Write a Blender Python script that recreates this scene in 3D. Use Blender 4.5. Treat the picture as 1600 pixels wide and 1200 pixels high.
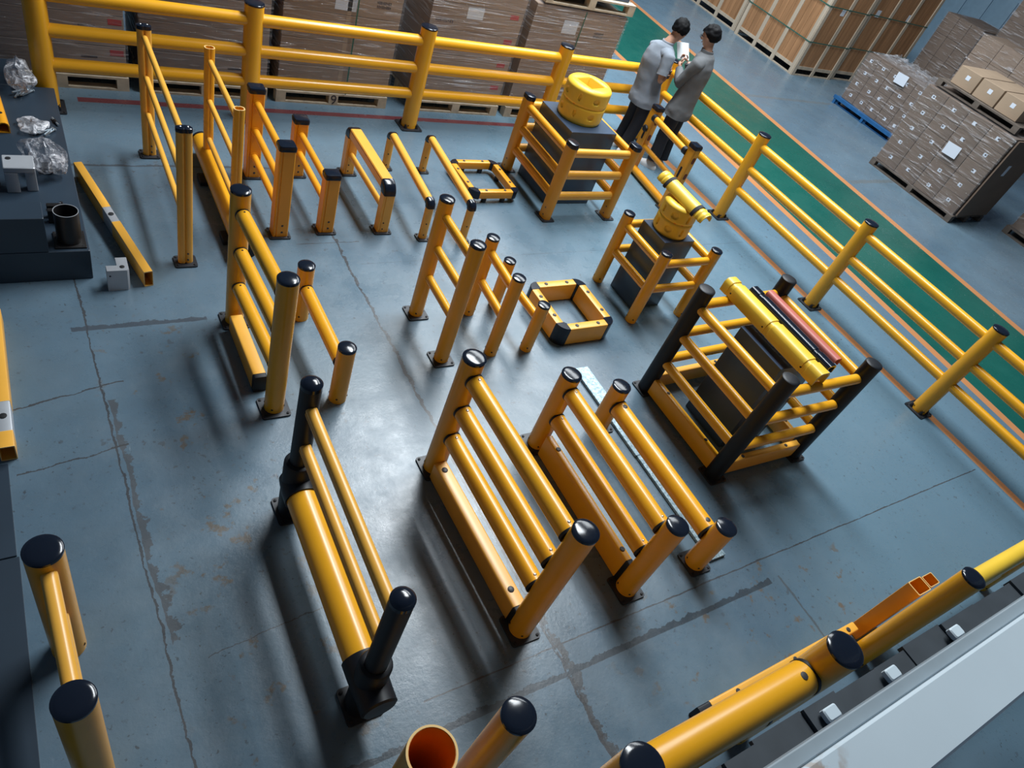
import bpy, bmesh, math, random
from mathutils import Vector, Matrix, noise
random.seed(7)
PI = math.pi
scene = bpy.context.scene
for o in list(bpy.data.objects): bpy.data.objects.remove(o)
COL = scene.collection

# ------------------------------------------------------------------ camera
cd = bpy.data.cameras.new('camera'); cam = bpy.data.objects.new('camera', cd); COL.objects.link(cam)
cd.sensor_width = 36.0; cd.lens = 1097.1 * 36.0 / 1600.0; cd.clip_end = 200; cd.clip_start = 0.02
RX = (0.83849875, -0.45380132, 0.30163589)      # camera right, down, forward in world axes
RY = (-0.14409412, -0.7185139, -0.68042242)
RZ = (0.52550617, 0.52706939, -0.6678631)
cam.matrix_world = Matrix(((RX[0], -RY[0], -RZ[0], 0), (RX[1], -RY[1], -RZ[1], 0), (RX[2], -RY[2], -RZ[2], 4.0), (0, 0, 0, 1)))
scene.camera = cam

# ------------------------------------------------------------------ world, roof lights, exposure
wd = bpy.data.worlds.new('hall_air'); scene.world = wd; wd.use_nodes = True
wd.node_tree.nodes['Background'].inputs[0].default_value = (0.42, 0.64, 1.0, 1)
wd.node_tree.nodes['Background'].inputs[1].default_value = 0.14
def skylight(name, x, y, z, sx, sy, power, col=(0.90, 0.96, 1.0), rot=(0, 0, 0)):
    l = bpy.data.lights.new(name, 'AREA'); l.shape = 'RECTANGLE'; l.size = sx; l.size_y = sy
    l.energy = power; l.color = col
    o = bpy.data.objects.new(name, l); o.location = (x, y, z); o.rotation_euler = rot; COL.objects.link(o)
    return o
skylight('roof_skylight', 6.0, 7.2, 9.0, 1.8, 6.5, 1750)
skylight('roof_skylight', 10.6, 10.5, 9.0, 3.0, 10.0, 1500)
vs = scene.view_settings
vs.view_transform = 'Standard'; vs.look = 'None'; vs.gamma = 1.0; vs.use_curve_mapping = False
vs.exposure = -0.24

# ------------------------------------------------------------------ materials
MATS = {}
def mat(name, col, rough=0.5, metal=0.0, spec=0.5, var=0.0, vscale=8.0, bump=0.0, bscale=60.0, coat=0.0, alpha=1.0):
    if name in MATS: return MATS[name]
    m = bpy.data.materials.new(name); m.use_nodes = True; nt = m.node_tree; b = nt.nodes['Principled BSDF']
    b.inputs['Base Color'].default_value = (*col, 1); b.inputs['Roughness'].default_value = rough
    b.inputs['Metallic'].default_value = metal; b.inputs['Specular IOR Level'].default_value = spec
    b.inputs['Coat Weight'].default_value = coat; b.inputs['Coat Roughness'].default_value = 0.12
    tc = nt.nodes.new('ShaderNodeTexCoord')
    if var:
        n = nt.nodes.new('ShaderNodeTexNoise'); n.inputs['Scale'].default_value = vscale; n.inputs['Detail'].default_value = 5
        nt.links.new(tc.outputs['Object'], n.inputs['Vector'])
        r = nt.nodes.new('ShaderNodeMapRange'); r.inputs[1].default_value = 0.3; r.inputs[2].default_value = 0.7
        r.inputs[3].default_value = 1 - var; r.inputs[4].default_value = 1 + var
        nt.links.new(n.outputs[0], r.inputs[0])
        mx = nt.nodes.new('ShaderNodeVectorMath'); mx.operation = 'SCALE'; mx.inputs[0].default_value = col
        nt.links.new(r.outputs[0], mx.inputs['Scale']); nt.links.new(mx.outputs[0], b.inputs['Base Color'])
    if bump:
        n2 = nt.nodes.new('ShaderNodeTexNoise'); n2.inputs['Scale'].default_value = bscale; n2.inputs['Detail'].default_value = 3
        nt.links.new(tc.outputs['Object'], n2.inputs['Vector'])
        bp = nt.nodes.new('ShaderNodeBump'); bp.inputs['Strength'].default_value = bump; bp.inputs['Distance'].default_value = 0.01
        nt.links.new(n2.outputs[0], bp.inputs['Height']); nt.links.new(bp.outputs[0], b.inputs['Normal'])
    MATS[name] = m
    return m
GOLD = mat('gold_yellow_plastic', (0.86, 0.405, 0.018), 0.27, var=0.05, vscale=3)
AMBER = mat('amber_orange_plastic', (0.82, 0.345, 0.014), 0.38, var=0.05, vscale=3)
HONEY = mat('honey_yellow_profile', (0.88, 0.44, 0.06), 0.32, var=0.05, vscale=4)
LEMON = mat('lemon_yellow_plastic', (0.88, 0.57, 0.05), 0.36, var=0.04, vscale=4)
INNER = mat('bare_orange_plastic', (0.78, 0.24, 0.012), 0.5, var=0.05)
CUT = mat('pale_cut_edge', (0.85, 0.55, 0.20), 0.5)
CAP = mat('black_gloss_cap', (0.008, 0.012, 0.022), 0.15, spec=0.38)
BLK = mat('black_plastic', (0.008, 0.010, 0.014), 0.46, spec=0.35, var=0.15)
PLATE = mat('black_steel_plate', (0.018, 0.021, 0.027), 0.45, var=0.2)
HOLE = mat('dark_hole', (0.006, 0.006, 0.008), 0.7)
SCREW = mat('zinc_screw', (0.62, 0.62, 0.60), 0.3, metal=0.9)
PLUG = mat('grey_black_plug', (0.035, 0.036, 0.04), 0.5)
NAVY = mat('slate_painted_wood', (0.034, 0.060, 0.105), 0.36, var=0.12, vscale=3)
SLATE = mat('slate_blue_paint', (0.022, 0.038, 0.058), 0.42, var=0.12, vscale=2)
RED = mat('faded_red_plastic', (0.50, 0.13, 0.10), 0.45, var=0.05)
ALU = mat('grey_cast_aluminium', (0.50, 0.52, 0.55), 0.38, metal=0.35, var=0.06)
STEEL = mat('dark_oiled_steel', (0.022, 0.020, 0.020), 0.38, metal=0.3, var=0.3, vscale=12)
BOLT = mat('bright_bolt_steel', (0.50, 0.60, 0.68), 0.3, metal=0.8)
WOOD = mat('pale_pallet_wood', (0.52, 0.44, 0.33), 0.7, var=0.22, vscale=9)
WOODD = mat('dark_pallet_wood', (0.10, 0.08, 0.065), 0.75, var=0.25, vscale=9)
BLUEP = mat('blue_painted_pallet', (0.015, 0.10, 0.26), 0.45, var=0.15)
PAPER = mat('white_paper', (0.60, 0.65, 0.73), 0.6)
REDL = mat('red_sticker', (0.42, 0.035, 0.04), 0.6)
INK = mat('dark_print', (0.05, 0.04, 0.045), 0.7)
STRAP = mat('green_strap', (0.03, 0.11, 0.085), 0.45)
BEAMW = mat('white_painted_steel', (0.60, 0.70, 0.76), 0.42, var=0.05, vscale=1.5)
GREYP = mat('grey_metal_panel', (0.045, 0.055, 0.065), 0.55, var=0.2, vscale=5)  # grey darkened to carry the shade under the mezzanine
FOAM = mat('black_foam', (0.02, 0.02, 0.024), 0.8)

def card_mat(name, col):
    m = mat(name, col, 0.72, var=0.10, vscale=2.5, bump=0.12, bscale=25)
    return m
CARD = card_mat('brown_cardboard', (0.265, 0.185, 0.130))
CARDL = card_mat('light_cardboard', (0.33, 0.24, 0.165))
CARDM = card_mat('grey_brown_cardboard', (0.22, 0.165, 0.135))
CARDD = card_mat('dull_cardboard', (0.150, 0.102, 0.072))

def galv():
    m = bpy.data.materials.new('galvanised_spangle'); m.use_nodes = True; nt = m.node_tree; b = nt.nodes['Principled BSDF']
    tc = nt.nodes.new('ShaderNodeTexCoord'); v = nt.nodes.new('ShaderNodeTexVoronoi'); v.inputs['Scale'].default_value = 70
    nt.links.new(tc.outputs['Object'], v.inputs['Vector'])
    cr = nt.nodes.new('ShaderNodeValToRGB'); cr.color_ramp.elements[0].color = (0.16, 0.24, 0.28, 1); cr.color_ramp.elements[1].color = (0.42, 0.54, 0.60, 1)
    sp = nt.nodes.new('ShaderNodeSeparateColor'); nt.links.new(v.outputs['Color'], sp.inputs[0]); nt.links.new(sp.outputs[0], cr.inputs[0])
    nt.links.new(cr.outputs[0], b.inputs['Base Color']); b.inputs['Metallic'].default_value = 0.45; b.inputs['Roughness'].default_value = 0.42
    return m
GALV = galv()

def plank_mat(name, c1, c2, scale, axis):
    m = bpy.data.materials.new(name); m.use_nodes = True; nt = m.node_tree; b = nt.nodes['Principled BSDF']
    tc = nt.nodes.new('ShaderNodeTexCoord'); mp = nt.nodes.new('ShaderNodeMapping'); nt.links.new(tc.outputs['Object'], mp.inputs[0])
    s = [9, 9, 9]; s[axis] = 0.8; mp.inputs['Scale'].default_value = s
    n = nt.nodes.new('ShaderNodeTexNoise'); n.inputs['Scale'].default_value = scale; n.inputs['Detail'].default_value = 6
    nt.links.new(mp.outputs[0], n.inputs['Vector'])
    cr = nt.nodes.new('ShaderNodeValToRGB'); cr.color_ramp.elements[0].color = (*c1, 1); cr.color_ramp.elements[1].color = (*c2, 1)
    cr.color_ramp.elements[0].position = 0.3; cr.color_ramp.elements[1].position = 0.7
    nt.links.new(n.outputs[0], cr.inputs[0]); nt.links.new(cr.outputs[0], b.inputs['Base Color']); b.inputs['Roughness'].default_value = 0.6
    return m
PLY = plank_mat('orange_plywood', (0.25, 0.125, 0.055), (0.42, 0.215, 0.10), 1.2, 2)
PLYB = plank_mat('pale_batten_wood', (0.36, 0.30, 0.23), (0.52, 0.43, 0.33), 1.2, 2)

def film_mat(name, amount, streak, tint, bump=0.05, lo=0.50):
    """clear stretch film: mostly see-through, with stretched whitish wrinkles, partly painted in as glints"""
    m = bpy.data.materials.new(name); m.use_nodes = True; nt = m.node_tree; nt.nodes.clear()
    out = nt.nodes.new('ShaderNodeOutputMaterial'); mix = nt.nodes.new('ShaderNodeMixShader')
    tr = nt.nodes.new('ShaderNodeBsdfTransparent'); tr.inputs[0].default_value = (0.96, 0.97, 0.98, 1)
    pb = nt.nodes.new('ShaderNodeBsdfPrincipled'); pb.inputs['Base Color'].default_value = (*tint, 1); pb.inputs['Roughness'].default_value = 0.10
    pb.inputs['Specular IOR Level'].default_value = 0.9
    tc = nt.nodes.new('ShaderNodeTexCoord'); mp = nt.nodes.new('ShaderNodeMapping'); nt.links.new(tc.outputs['Object'], mp.inputs[0])
    mp.inputs['Scale'].default_value = streak; mp.inputs['Rotation'].default_value = (0.12, 0.06, 0)
    n = nt.nodes.new('ShaderNodeTexNoise'); n.inputs['Scale'].default_value = 1.0; n.inputs['Detail'].default_value = 4; n.inputs['Distortion'].default_value = 0.7
    nt.links.new(mp.outputs[0], n.inputs['Vector'])
    bp = nt.nodes.new('ShaderNodeBump'); bp.inputs['Strength'].default_value = 1.0; bp.inputs['Distance'].default_value = bump
    nt.links.new(n.outputs[0], bp.inputs['Height']); nt.links.new(bp.outputs[0], pb.inputs['Normal'])
    r = nt.nodes.new('ShaderNodeMapRange'); r.inputs[1].default_value = lo; r.inputs[2].default_value = 0.72; r.inputs[3].default_value = amount * 0.28; r.inputs[4].default_value = amount * 2.0
    nt.links.new(n.outputs[0], r.inputs[0]); nt.links.new(r.outputs[0], mix.inputs[0])
    nt.links.new(tr.outputs[0], mix.inputs[1]); nt.links.new(pb.outputs[0], mix.inputs[2]); nt.links.new(mix.outputs[0], out.inputs[0])
    return m
FILM = film_mat('stretch_film', 0.34, (1.3, 1.3, 34), (0.88, 0.88, 0.93), 0.12, 0.54)  # streak tint whitened in place of window reflections on the wrinkles
FILM2 = film_mat('dusty_stretch_film', 0.24, (2.5, 2.5, 24), (0.62, 0.60, 0.62), 0.05, 0.54)
BAG = film_mat('crumpled_clear_bag', 0.75, (14, 14, 14), (0.66, 0.66, 0.70))

# ------------------------------------------------------------------ floor material
def floor_material():
    m = bpy.data.materials.new('painted_concrete_floor'); m.use_nodes = True; nt = m.node_tree; L = nt.links; N = nt.nodes
    b = N['Principled BSDF']; tc = N.new('ShaderNodeTexCoord'); sx = N.new('ShaderNodeSeparateXYZ'); L.new(tc.outputs['Object'], sx.inputs[0])
    def M(op, a, bb=None, c=None, clamp=False):
        n = N.new('ShaderNodeMath'); n.operation = op; n.use_clamp = clamp
        for i, v in enumerate((a, bb, c)):
            if v is None: continue
            if isinstance(v, (int, float)): n.inputs[i].default_value = v
            else: L.new(v, n.inputs[i])
        return n.outputs[0]
    def NZ(scale, detail=4, rough=0.55, off=0.0, vec=None, sc=None):
        n = N.new('ShaderNodeTexNoise'); n.inputs['Scale'].default_value = scale; n.inputs['Detail'].default_value = detail; n.inputs['Roughness'].default_value = rough
        mp = N.new('ShaderNodeMapping'); mp.inputs['Location'].default_value = (off, off * 1.7, off)
        if sc: mp.inputs['Scale'].default_value = sc
        L.new(tc.outputs['Object'], mp.inputs[0]); L.new(mp.outputs[0], n.inputs['Vector']); return n.outputs[0]
    def MR(v, a, bb, c, d):
        n = N.new('ShaderNodeMapRange'); L.new(v, n.inputs[0])
        for i, q in enumerate((a, bb, c, d)): n.inputs[i + 1].default_value = q
        return n.outputs[0]
    def MIX(f, c1, c2):
        n = N.new('ShaderNodeMix'); n.data_type = 'RGBA'
        if isinstance(f, (int, float)): n.inputs[0].default_value = f
        else: L.new(f, n.inputs[0])
        for i, c in ((6, c1), (7, c2)):
            if isinstance(c, tuple): n.inputs[i].default_value = (*c, 1)
            else: L.new(c, n.inputs[i])
        return n.outputs[2]
    X, Y = sx.outputs[0], sx.outputs[1]
    wob = M('SUBTRACT', NZ(1.3, 6, 0.65, 3.0), 0.5)
    wob2 = M('SUBTRACT', NZ(9, 5, 0.7, 8.0), 0.5)
    big = NZ(0.55, 5, 0.6, 1.0)
    col = MIX(MR(big, 0.35, 0.68, 0, 1), (0.088, 0.144, 0.196), (0.132, 0.200, 0.254))
    col = MIX(MR(NZ(2.6, 7, 0.7, 5.0), 0.42, 0.70, 0, 0.40), col, (0.110, 0.145, 0.170))
    bay_light = MR(M('ADD', X, M('MULTIPLY', wob, 1.2)), 4.0, 5.6, 0, 0.7)      # brighter light on the right-hand bay, painted in as a lighter, bluer colour
    bay_light = M('MULTIPLY', bay_light, MR(X, 8.0, 9.2, 1, 0))
    col = MIX(bay_light, col, (0.128, 0.222, 0.290))
    # worn patches, chips and scratches
    chips = MR(NZ(13, 5, 0.62, 12.0), 0.625, 0.655, 0, 1); chipz = MR(NZ(1.1, 4, 0.6, 21.0), 0.45, 0.60, 0, 1)
    col = MIX(M('MULTIPLY', M('MULTIPLY', chips, chipz), 0.7), col, (0.075, 0.082, 0.090))
    scr = MR(NZ(5, 5, 0.7, 33.0, sc=(1, 7, 1)), 0.66, 0.70, 0, 0.45); col = MIX(M('MULTIPLY', scr, chipz), col, (0.09, 0.11, 0.125))
    scr2 = MR(NZ(5, 5, 0.7, 43.0, sc=(6, 1, 1)), 0.67, 0.70, 0, 0.4); col = MIX(M('MULTIPLY', scr2, chipz), col, (0.30, 0.36, 0.40))
    specks = MR(NZ(30, 4, 0.6, 91.0), 0.635, 0.665, 0, 0.8); speckz = MR(NZ(1.6, 4, 0.6, 95.0), 0.42, 0.58, 0, 1)
    col = MIX(M('MULTIPLY', specks, speckz), col, (0.055, 0.062, 0.070))
    # rust-brown spots, mostly along the left bay
    def band(v, c, hw, soft): return MR(M('ABSOLUTE', M('SUBTRACT', v, c)), hw, hw + soft, 1, 0)
    rust = MR(NZ(7.5, 4, 0.6, 51.0), 0.61, 0.67, 0, 0.85)
    zone = M('MAXIMUM', band(M('ADD', X, M('MULTIPLY', Y, 0.06)), 0.80, 0.25, 0.25), M('MULTIPLY', band(X, 4.0, 0.9, 0.6), band(Y, 0.5, 0.5, 0.2)))
    col = MIX(M('MULTIPLY', M('MULTIPLY', rust, zone), band(Y, 2.2, 1.9, 0.4)), col, (0.135, 0.105, 0.072))
    rough = MR(NZ(3.0, 6, 0.65, 61.0), 0.35, 0.7, 0.21, 0.42)
    dark = None
    def crack(axis, pos, lo, hi, w, amp, slope=0.0, amp2=0.03, colr=(0.055, 0.055, 0.058), k=0.9, rag=0.6):
        nonlocal col
        u, v = (X, Y) if axis == 'x' else (Y, X)
        c = M('ADD', M('MULTIPLY', v, slope), pos)
        d = M('SUBTRACT', M('SUBTRACT', u, c), M('ADD', M('MULTIPLY', wob, amp), M('MULTIPLY', wob2, amp2)))
        d = M('ABSOLUTE', d); ww = M('MULTIPLY', M('ADD', M('MULTIPLY', wob2, rag * 4), 1.0), w)
        f = M('LESS_THAN', d, ww)
        f = M('MULTIPLY', f, M('MULTIPLY', M('GREATER_THAN', v, lo), M('LESS_THAN', v, hi)))
        col = MIX(M('MULTIPLY', f, k), col, colr)
    crack('x', 2.315, -3, 5.4, 0.012, 0.10, slope=-0.008, amp2=0.10, rag=1.0)
    crack('x', 2.335, 0.2, 2.2, 0.018, 0.16, amp2=0.12, colr=(0.065, 0.064, 0.064), k=0.8, rag=1.6)
    crack('x', 0.265, -3, 6.0, 0.006, 0.05, slope=-0.028, amp2=0.05, rag=0.8)
    crack('x', 0.305, 1.8, 3.6, 0.018, 0.12, slope=-0.028, amp2=0.10, colr=(0.080, 0.082, 0.086), k=0.8, rag=1.6)
    crack('y', 1.02, 1.4, 7.7, 0.005, 0.03, amp2=0.02)
    crack('y', 0.845, 0.6, 4.25, 0.020, 0.03, amp2=0.05, colr=(0.040, 0.052, 0.064), k=0.9, rag=0.7)
    crack('y', 4.31, 0.05, 0.95, 0.022, 0.03, amp2=0.05, colr=(0.055, 0.065, 0.08), k=0.85, rag=0.9)
    crack('y', 3.70, -0.35, 0.3, 0.006, 0.12, slope=0.22, amp2=0.05)
    crack('y', 3.16, -0.35, 0.25, 0.005, 0.05, slope=0.18, amp2=0.05)
    crack('y', 6.43, 0.25, 2.0, 0.014, 0.05, amp2=0.05, colr=(0.06, 0.07, 0.08), k=0.8)
    crack('y', 5.18, 1.9, 2.5, 0.004, 0.03, amp2=0.03, k=0.8)
    crack('y', 4.85, 2.4, 7.7, 0.003, 0.03, amp2=0.02, k=0.5)
    crack('x', 4.35, 0.25, 0.86, 0.010, 0.03, amp2=0.03, colr=(0.08, 0.10, 0.115))
    crack('x', 1.02, 5.6, 7.2, 0.004, 0.03, amp2=0.03, k=0.7)
    crack('y', 1.62, 0.4, 1.4, 0.003, 0.06, slope=0.12, amp2=0.05, k=0.8)
    crack('y', 5.95, 11.9, 24, 0.05, 0.0, slope=0.03, amp2=0.02, colr=(0.12, 0.13, 0.13), k=0.6)
    crack('y', 9.35, 11.9, 26, 0.05, 0.0, slope=0.0, amp2=0.02, colr=(0.12, 0.13, 0.13), k=0.5)
    # painted floor lines: walkway, edge lines, red pallet line
    inner = M('ADD', M('MULTIPLY', Y, 0.052), 9.02); outer = M('ADD', M('MULTIPLY', Y, 0.060), 11.28)
    wear = MR(NZ(7, 5, 0.7, 71.0), 0.64, 0.68, 1, 0.25)
    g = M('MULTIPLY', M('GREATER_THAN', X, inner), M('LESS_THAN', X, outer))
    col = MIX(g, col, MIX(MR(big, 0.3, 0.7, 0, 1), (0.005, 0.076, 0.060), (0.010, 0.104, 0.082)))
    def stripe(cen, hw, colr, lo=-5, hi=40):
        nonlocal col
        f = M('LESS_THAN', M('ABSOLUTE', M('SUBTRACT', X, cen)), hw)
        f = M('MULTIPLY', f, M('MULTIPLY', M('GREATER_THAN', Y, lo), M('LESS_THAN', Y, hi)))
        col = MIX(M('MULTIPLY', f, wear), col, colr)
    ORG = (0.50, 0.215, 0.085)
    stripe(M('SUBTRACT', inner, 0.06), 0.065, ORG); stripe(M('ADD', outer, 0.07), 0.075, ORG)
    stripe(M('ADD', M('MULTIPLY', Y, 0.0), 7.84), 0.055, ORG)
    fr = M('LESS_THAN', M('ABSOLUTE', M('SUBTRACT', Y, 7.60)), 0.045)
    fr = M('MULTIPLY', fr, M('MULTIPLY', M('GREATER_THAN', X, 0.45), M('LESS_THAN', X, 7.9)))
    col = MIX(M('MULTIPLY', fr, wear), col, (0.15, 0.04, 0.045))
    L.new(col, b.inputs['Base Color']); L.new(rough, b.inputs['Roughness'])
    b.inputs['Specular IOR Level'].default_value = 0.58
    bp = N.new('ShaderNodeBump'); bp.inputs['Strength'].default_value = 0.32; bp.inputs['Distance'].default_value = 0.004
    L.new(NZ(26, 8, 0.72, 81.0), bp.inputs['Height']); L.new(bp.outputs[0], b.inputs['Normal'])
    return m

# ------------------------------------------------------------------ object helpers
def root_of(o):
    while o.parent: o = o.parent
    return o
def thing(name, label, cat, loc=(0, 0, 0), group=None):
    o = bpy.data.objects.new(name, None); COL.objects.link(o); o.location = loc; o.empty_display_size = 0.1
    tag(o, label, cat, group); return o
def tag(o, label=None, cat=None, group=None, kind=None):
    if label: o['label'] = label
    if cat: o['category'] = cat
    if group: o['group'] = group
    if kind: o['kind'] = kind
    return o
def mesh_obj(name, verts, faces, m, parent=None, smooth=True, angle=35, loc=None):
    """verts are world positions; they are stored relative to the thing's base point"""
    org = Vector(root_of(parent).location) if parent else Vector(loc or (0, 0, 0))
    me = bpy.data.meshes.new(name); me.from_pydata([tuple(Vector(v) - org) for v in verts], [], faces); me.validate(); me.update()
    bm = bmesh.new(); bm.from_mesh(me); bmesh.ops.recalc_face_normals(bm, faces=bm.faces); bm.to_mesh(me); bm.free()
    if smooth:
        me.polygons.foreach_set('use_smooth', [True] * len(me.polygons)); me.set_sharp_from_angle(angle=math.radians(angle))
    o = bpy.data.objects.new(name, me); COL.objects.link(o)
    for mm in (m if isinstance(m, (list, tuple)) else [m]): me.materials.append(mm)
    if parent: o.parent = parent
    else: o.location = org
    return o
class B:
    """collects shapes for ONE mesh"""
    def __init__(s): s.v = []; s.f = []
    def loft(s, rings, cap=True, closed=True):
        n = len(rings[0]); b0 = len(s.v)
        for r in rings: s.v += [tuple(p) for p in r]
        for i in range(len(rings) - 1):
            for j in range(n if closed else n - 1):
                k = (j + 1) % n
                s.f.append((b0 + i * n + j, b0 + i * n + k, b0 + (i + 1) * n + k, b0 + (i + 1) * n + j))
        if cap:
            s.f.append(tuple(b0 + j for j in range(n))[::-1]); e = b0 + (len(rings) - 1) * n
            s.f.append(tuple(e + j for j in range(n)))
        return s
    def box(s, x0, x1, y0, y1, z0, z1, bev=0.0):
        pr = rrect(abs(x1 - x0), abs(y1 - y0), bev if bev else 0, 2 if bev else 1)
        cx, cy = (x0 + x1) / 2, (y0 + y1) / 2
        if not bev:
            return s.loft([[(cx + a, cy + b, z) for a, b in pr] for z in (z0, z1)])
        h = bev * 0.6
        def ring(q, z): return [(cx + a * q[0], cy + b * q[1], z) for a, b in pr]
        sx, sy = abs(x1 - x0), abs(y1 - y0); q = (1 - 2 * h / sx, 1 - 2 * h / sy)
        return s.loft([ring(q, z0), ring((1, 1), z0 + h), ring((1, 1), z1 - h), ring(q, z1)])
    def sweep(s, prof, p0, p1, up=None, inset=0.0):
        rings = sweep_rings(prof, p0, p1, up, inset); return s.loft(rings)
    def lathe(s, prof, c, axis=(0, 0, 1), n=24):
        ax = Vector(axis).normalized(); a, b = basis(ax); c = Vector(c)
        rings = [[c + ax * z + (a * math.cos(2 * PI * i / n) + b * math.sin(2 * PI * i / n)) * max(r, 1e-4) for i in range(n)] for r, z in prof]
        return s.loft(rings)
    def build(s, name, m, parent=None, **k): return mesh_obj(name, s.v, s.f, m, parent, **k)
def basis(d):
    d = Vector(d).normalized()
    if abs(d.z) > 0.9: return Vector((1, 0, 0)), Vector((0, 1, 0)) if d.z > 0 else Vector((0, -1, 0))
    a = d.cross(Vector((0, 0, 1))).normalized(); return a, a.cross(d).normalized()
def circ(r, n=24): return [(r * math.cos(2 * PI * i / n), r * math.sin(2 * PI * i / n)) for i in range(n)]
def rrect(w, h, r, seg=3):
    if r <= 0: return [(-w / 2, -h / 2), (w / 2, -h / 2), (w / 2, h / 2), (-w / 2, h / 2)]
    pts = []
    for cx, cy, a0 in ((w / 2 - r, h / 2 - r, 0), (-w / 2 + r, h / 2 - r, 90), (-w / 2 + r, -h / 2 + r, 180), (w / 2 - r, -h / 2 + r, 270)):
        for i in range(seg + 1):
            t = math.radians(a0 + 90 * i / seg); pts.append((cx + r * math.cos(t), cy + r * math.sin(t)))
    return pts
def twin(w, h, dent=0.42, n=72):          # two joined tubes: an oblong with a waist
    pts = []
    for i in range(n):
        t = 2 * PI * i / n; c, s_ = math.cos(t), math.sin(t)
        x = w / 2 * c; y = h / 2 * (abs(s_) ** 0.7) * (1 if s_ >= 0 else -1)
        y *= 1 - dent * math.exp(-(x / (w * 0.07)) ** 2); pts.append((x, y))
    return pts
def drail(w, h):                           # rail extrusion: round top, flat ribbed sides
    return [(-w * .5, -h * .30), (-w * .36, -h * .5), (w * .36, -h * .5), (w * .5, -h * .30), (w * .5, -h * .06), (w * .44, -h * .03), (w * .44, h * .03), (w * .5, h * .06),
            (w * .47, h * .25), (w * .34, h * .42), (w * .12, h * .5), (-w * .12, h * .5), (-w * .34, h * .42), (-w * .47, h * .25), (-w * .5, h * .06), (-w * .44, h * .03), (-w * .44, -h * .03), (-w * .5, -h * .06)]
def groove(w, h, g=0.10):                  # square extrusion with a groove down one corner of the face
    r = min(w, h) * .08
    return [(-w / 2 + r, -h / 2), (w * .26, -h / 2), (w * .29, -h / 2 + h * g * .6), (w * .33, -h / 2 + h * g * .6), (w * .36, -h / 2), (w / 2 - r, -h / 2), (w / 2, -h / 2 + r), (w / 2, h / 2 - r), (w / 2 - r, h / 2),
            (-w / 2 + r, h / 2), (-w / 2, h / 2 - r), (-w / 2, -h / 2 + r)]
def sweep_rings(prof, p0, p1, up=None, inset=0.0):
    p0, p1 = Vector(p0), Vector(p1); d = (p1 - p0).normalized()
    if up is not None:
        u = Vector(up); u = (u - d * u.dot(d)).normalized(); a = d.cross(u)
    else: a, u = basis(d)
    def ring(p, q): return [p + a * x * q + u * y * q for x, y in prof]
    if inset: return [ring(p0, 1 - inset), ring(p0 + d * 0.006, 1), ring(p1 - d * 0.006, 1), ring(p1, 1 - inset)]
    return [ring(p0, 1), ring(p1, 1)]
def sweep(name, prof, p0, p1, m, parent=None, up=None, **k): return B().sweep(prof, p0, p1, up).build(name, m, parent, **k)
def hollow(name, prof, p0, p1, t, m, parent=None, up=None):
    """open tube with wall thickness; end rims and bore are real"""
    ro = sweep_rings(prof, p0, p1, up); q = 1 - t
    pi = [(x * q, y * q) for x, y in prof]; ri = sweep_rings(pi, p0, p1, up)
    return B().loft([ro[0], ro[1], ri[1], ri[0], ro[0]], cap=False).build(name, m, parent)
def rod(name, p0, p1, r, m, parent=None, n=24, **k): return sweep(name, circ(r, n), p0, p1, m, parent, **k)

SCREW_ME = {}
def screw(parent, p, d, r=0.008, m=SCREW, name='screw'):
    d = Vector(d).normalized(); p = Vector(p)
    return B().lathe([(r * .3, -0.004), (r, -0.004), (r, 0.001), (r * .6, 0.0035), (0.0008, 0.0038)], p, d, 10).build(name, m, parent)
def round_cap(parent, x, y, z, r, m=CAP, lip=0.012, dome=0.009):
    return B().lathe([(r * .9, z - lip), (r * 1.015, z - lip), (r * 1.02, z + .002), (r * .96, z + .006), (r * .7, z + .003 + dome * .75), (r * .35, z + .003 + dome), (0, z + .004 + dome)], (x, y, 0), n=32).build('cap', m, parent)
def base_plate(parent, x, y, w, d, m=PLATE, t=0.014, bolts=True, rot=0):
    b = B(); b.loft([[(x + a * math.cos(rot) - c * math.sin(rot), y + a * math.sin(rot) + c * math.cos(rot), z) for a, c in rrect(w, d, 0.018, 2)] for z in (0.0, t)])
    pl = b.build('base_plate', m, parent)
    if bolts:
        q = B()
        for sx in (-1, 1):
            for sy in (-1, 1):
                q.lathe([(0.010, 0.010), (0.010, t + .006), (0.006, t + .008), (0, t + .008)], (x + sx * (w / 2 - .022), y + sy * (d / 2 - .022), 0), n=8)
        q.build('plate_bolts', HOLE, parent)['kind'] = 'stuff'
    return pl
def round_post(root, x, y, h, r, m=GOLD, cap=True, plate=0.0, holes=True, capm=CAP, lip=0.012, z0=0.0):
    p = rod('post', (x, y, z0 + (0.012 if plate else 0.0)), (x, y, h), r, m, root, 32)
    if cap: round_cap(p, x, y, h, r, capm, lip)
    if plate: base_plate(p, x, y, plate, plate)
    if holes:
        for a in (-118, -28, 152):
            t = math.radians(a); d = Vector((math.cos(t), math.sin(t), 0)); screw(p, Vector((x, y, 0.05)) + d * r, d, 0.008, HOLE, 'screw_hole')
    return p
def round_rail(root, p0, p1, r, m=GOLD, collar=0.0, screws=None, prof=None):
    p0, p1 = Vector(p0), Vector(p1); d = (p1 - p0).normalized()
    pf = prof or circ(r, 28)
    o = sweep('rail', pf, p0, p1, m, root, angle=35 if prof is None else 60)
    if collar:
        for p, s in ((p0, 1), (p1, -1)):
            rod('collar', p - d * s * 0.004, p + d * s * collar, r * 1.035, BLK, o, 28)
    if screws:
        a, u = basis(d)
        for p, s in ((p0, 1), (p1, -1)): screw(o, p + d * s * screws[1] + u * r, u, screws[2], screws[0], 'screw')
    return o
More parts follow.
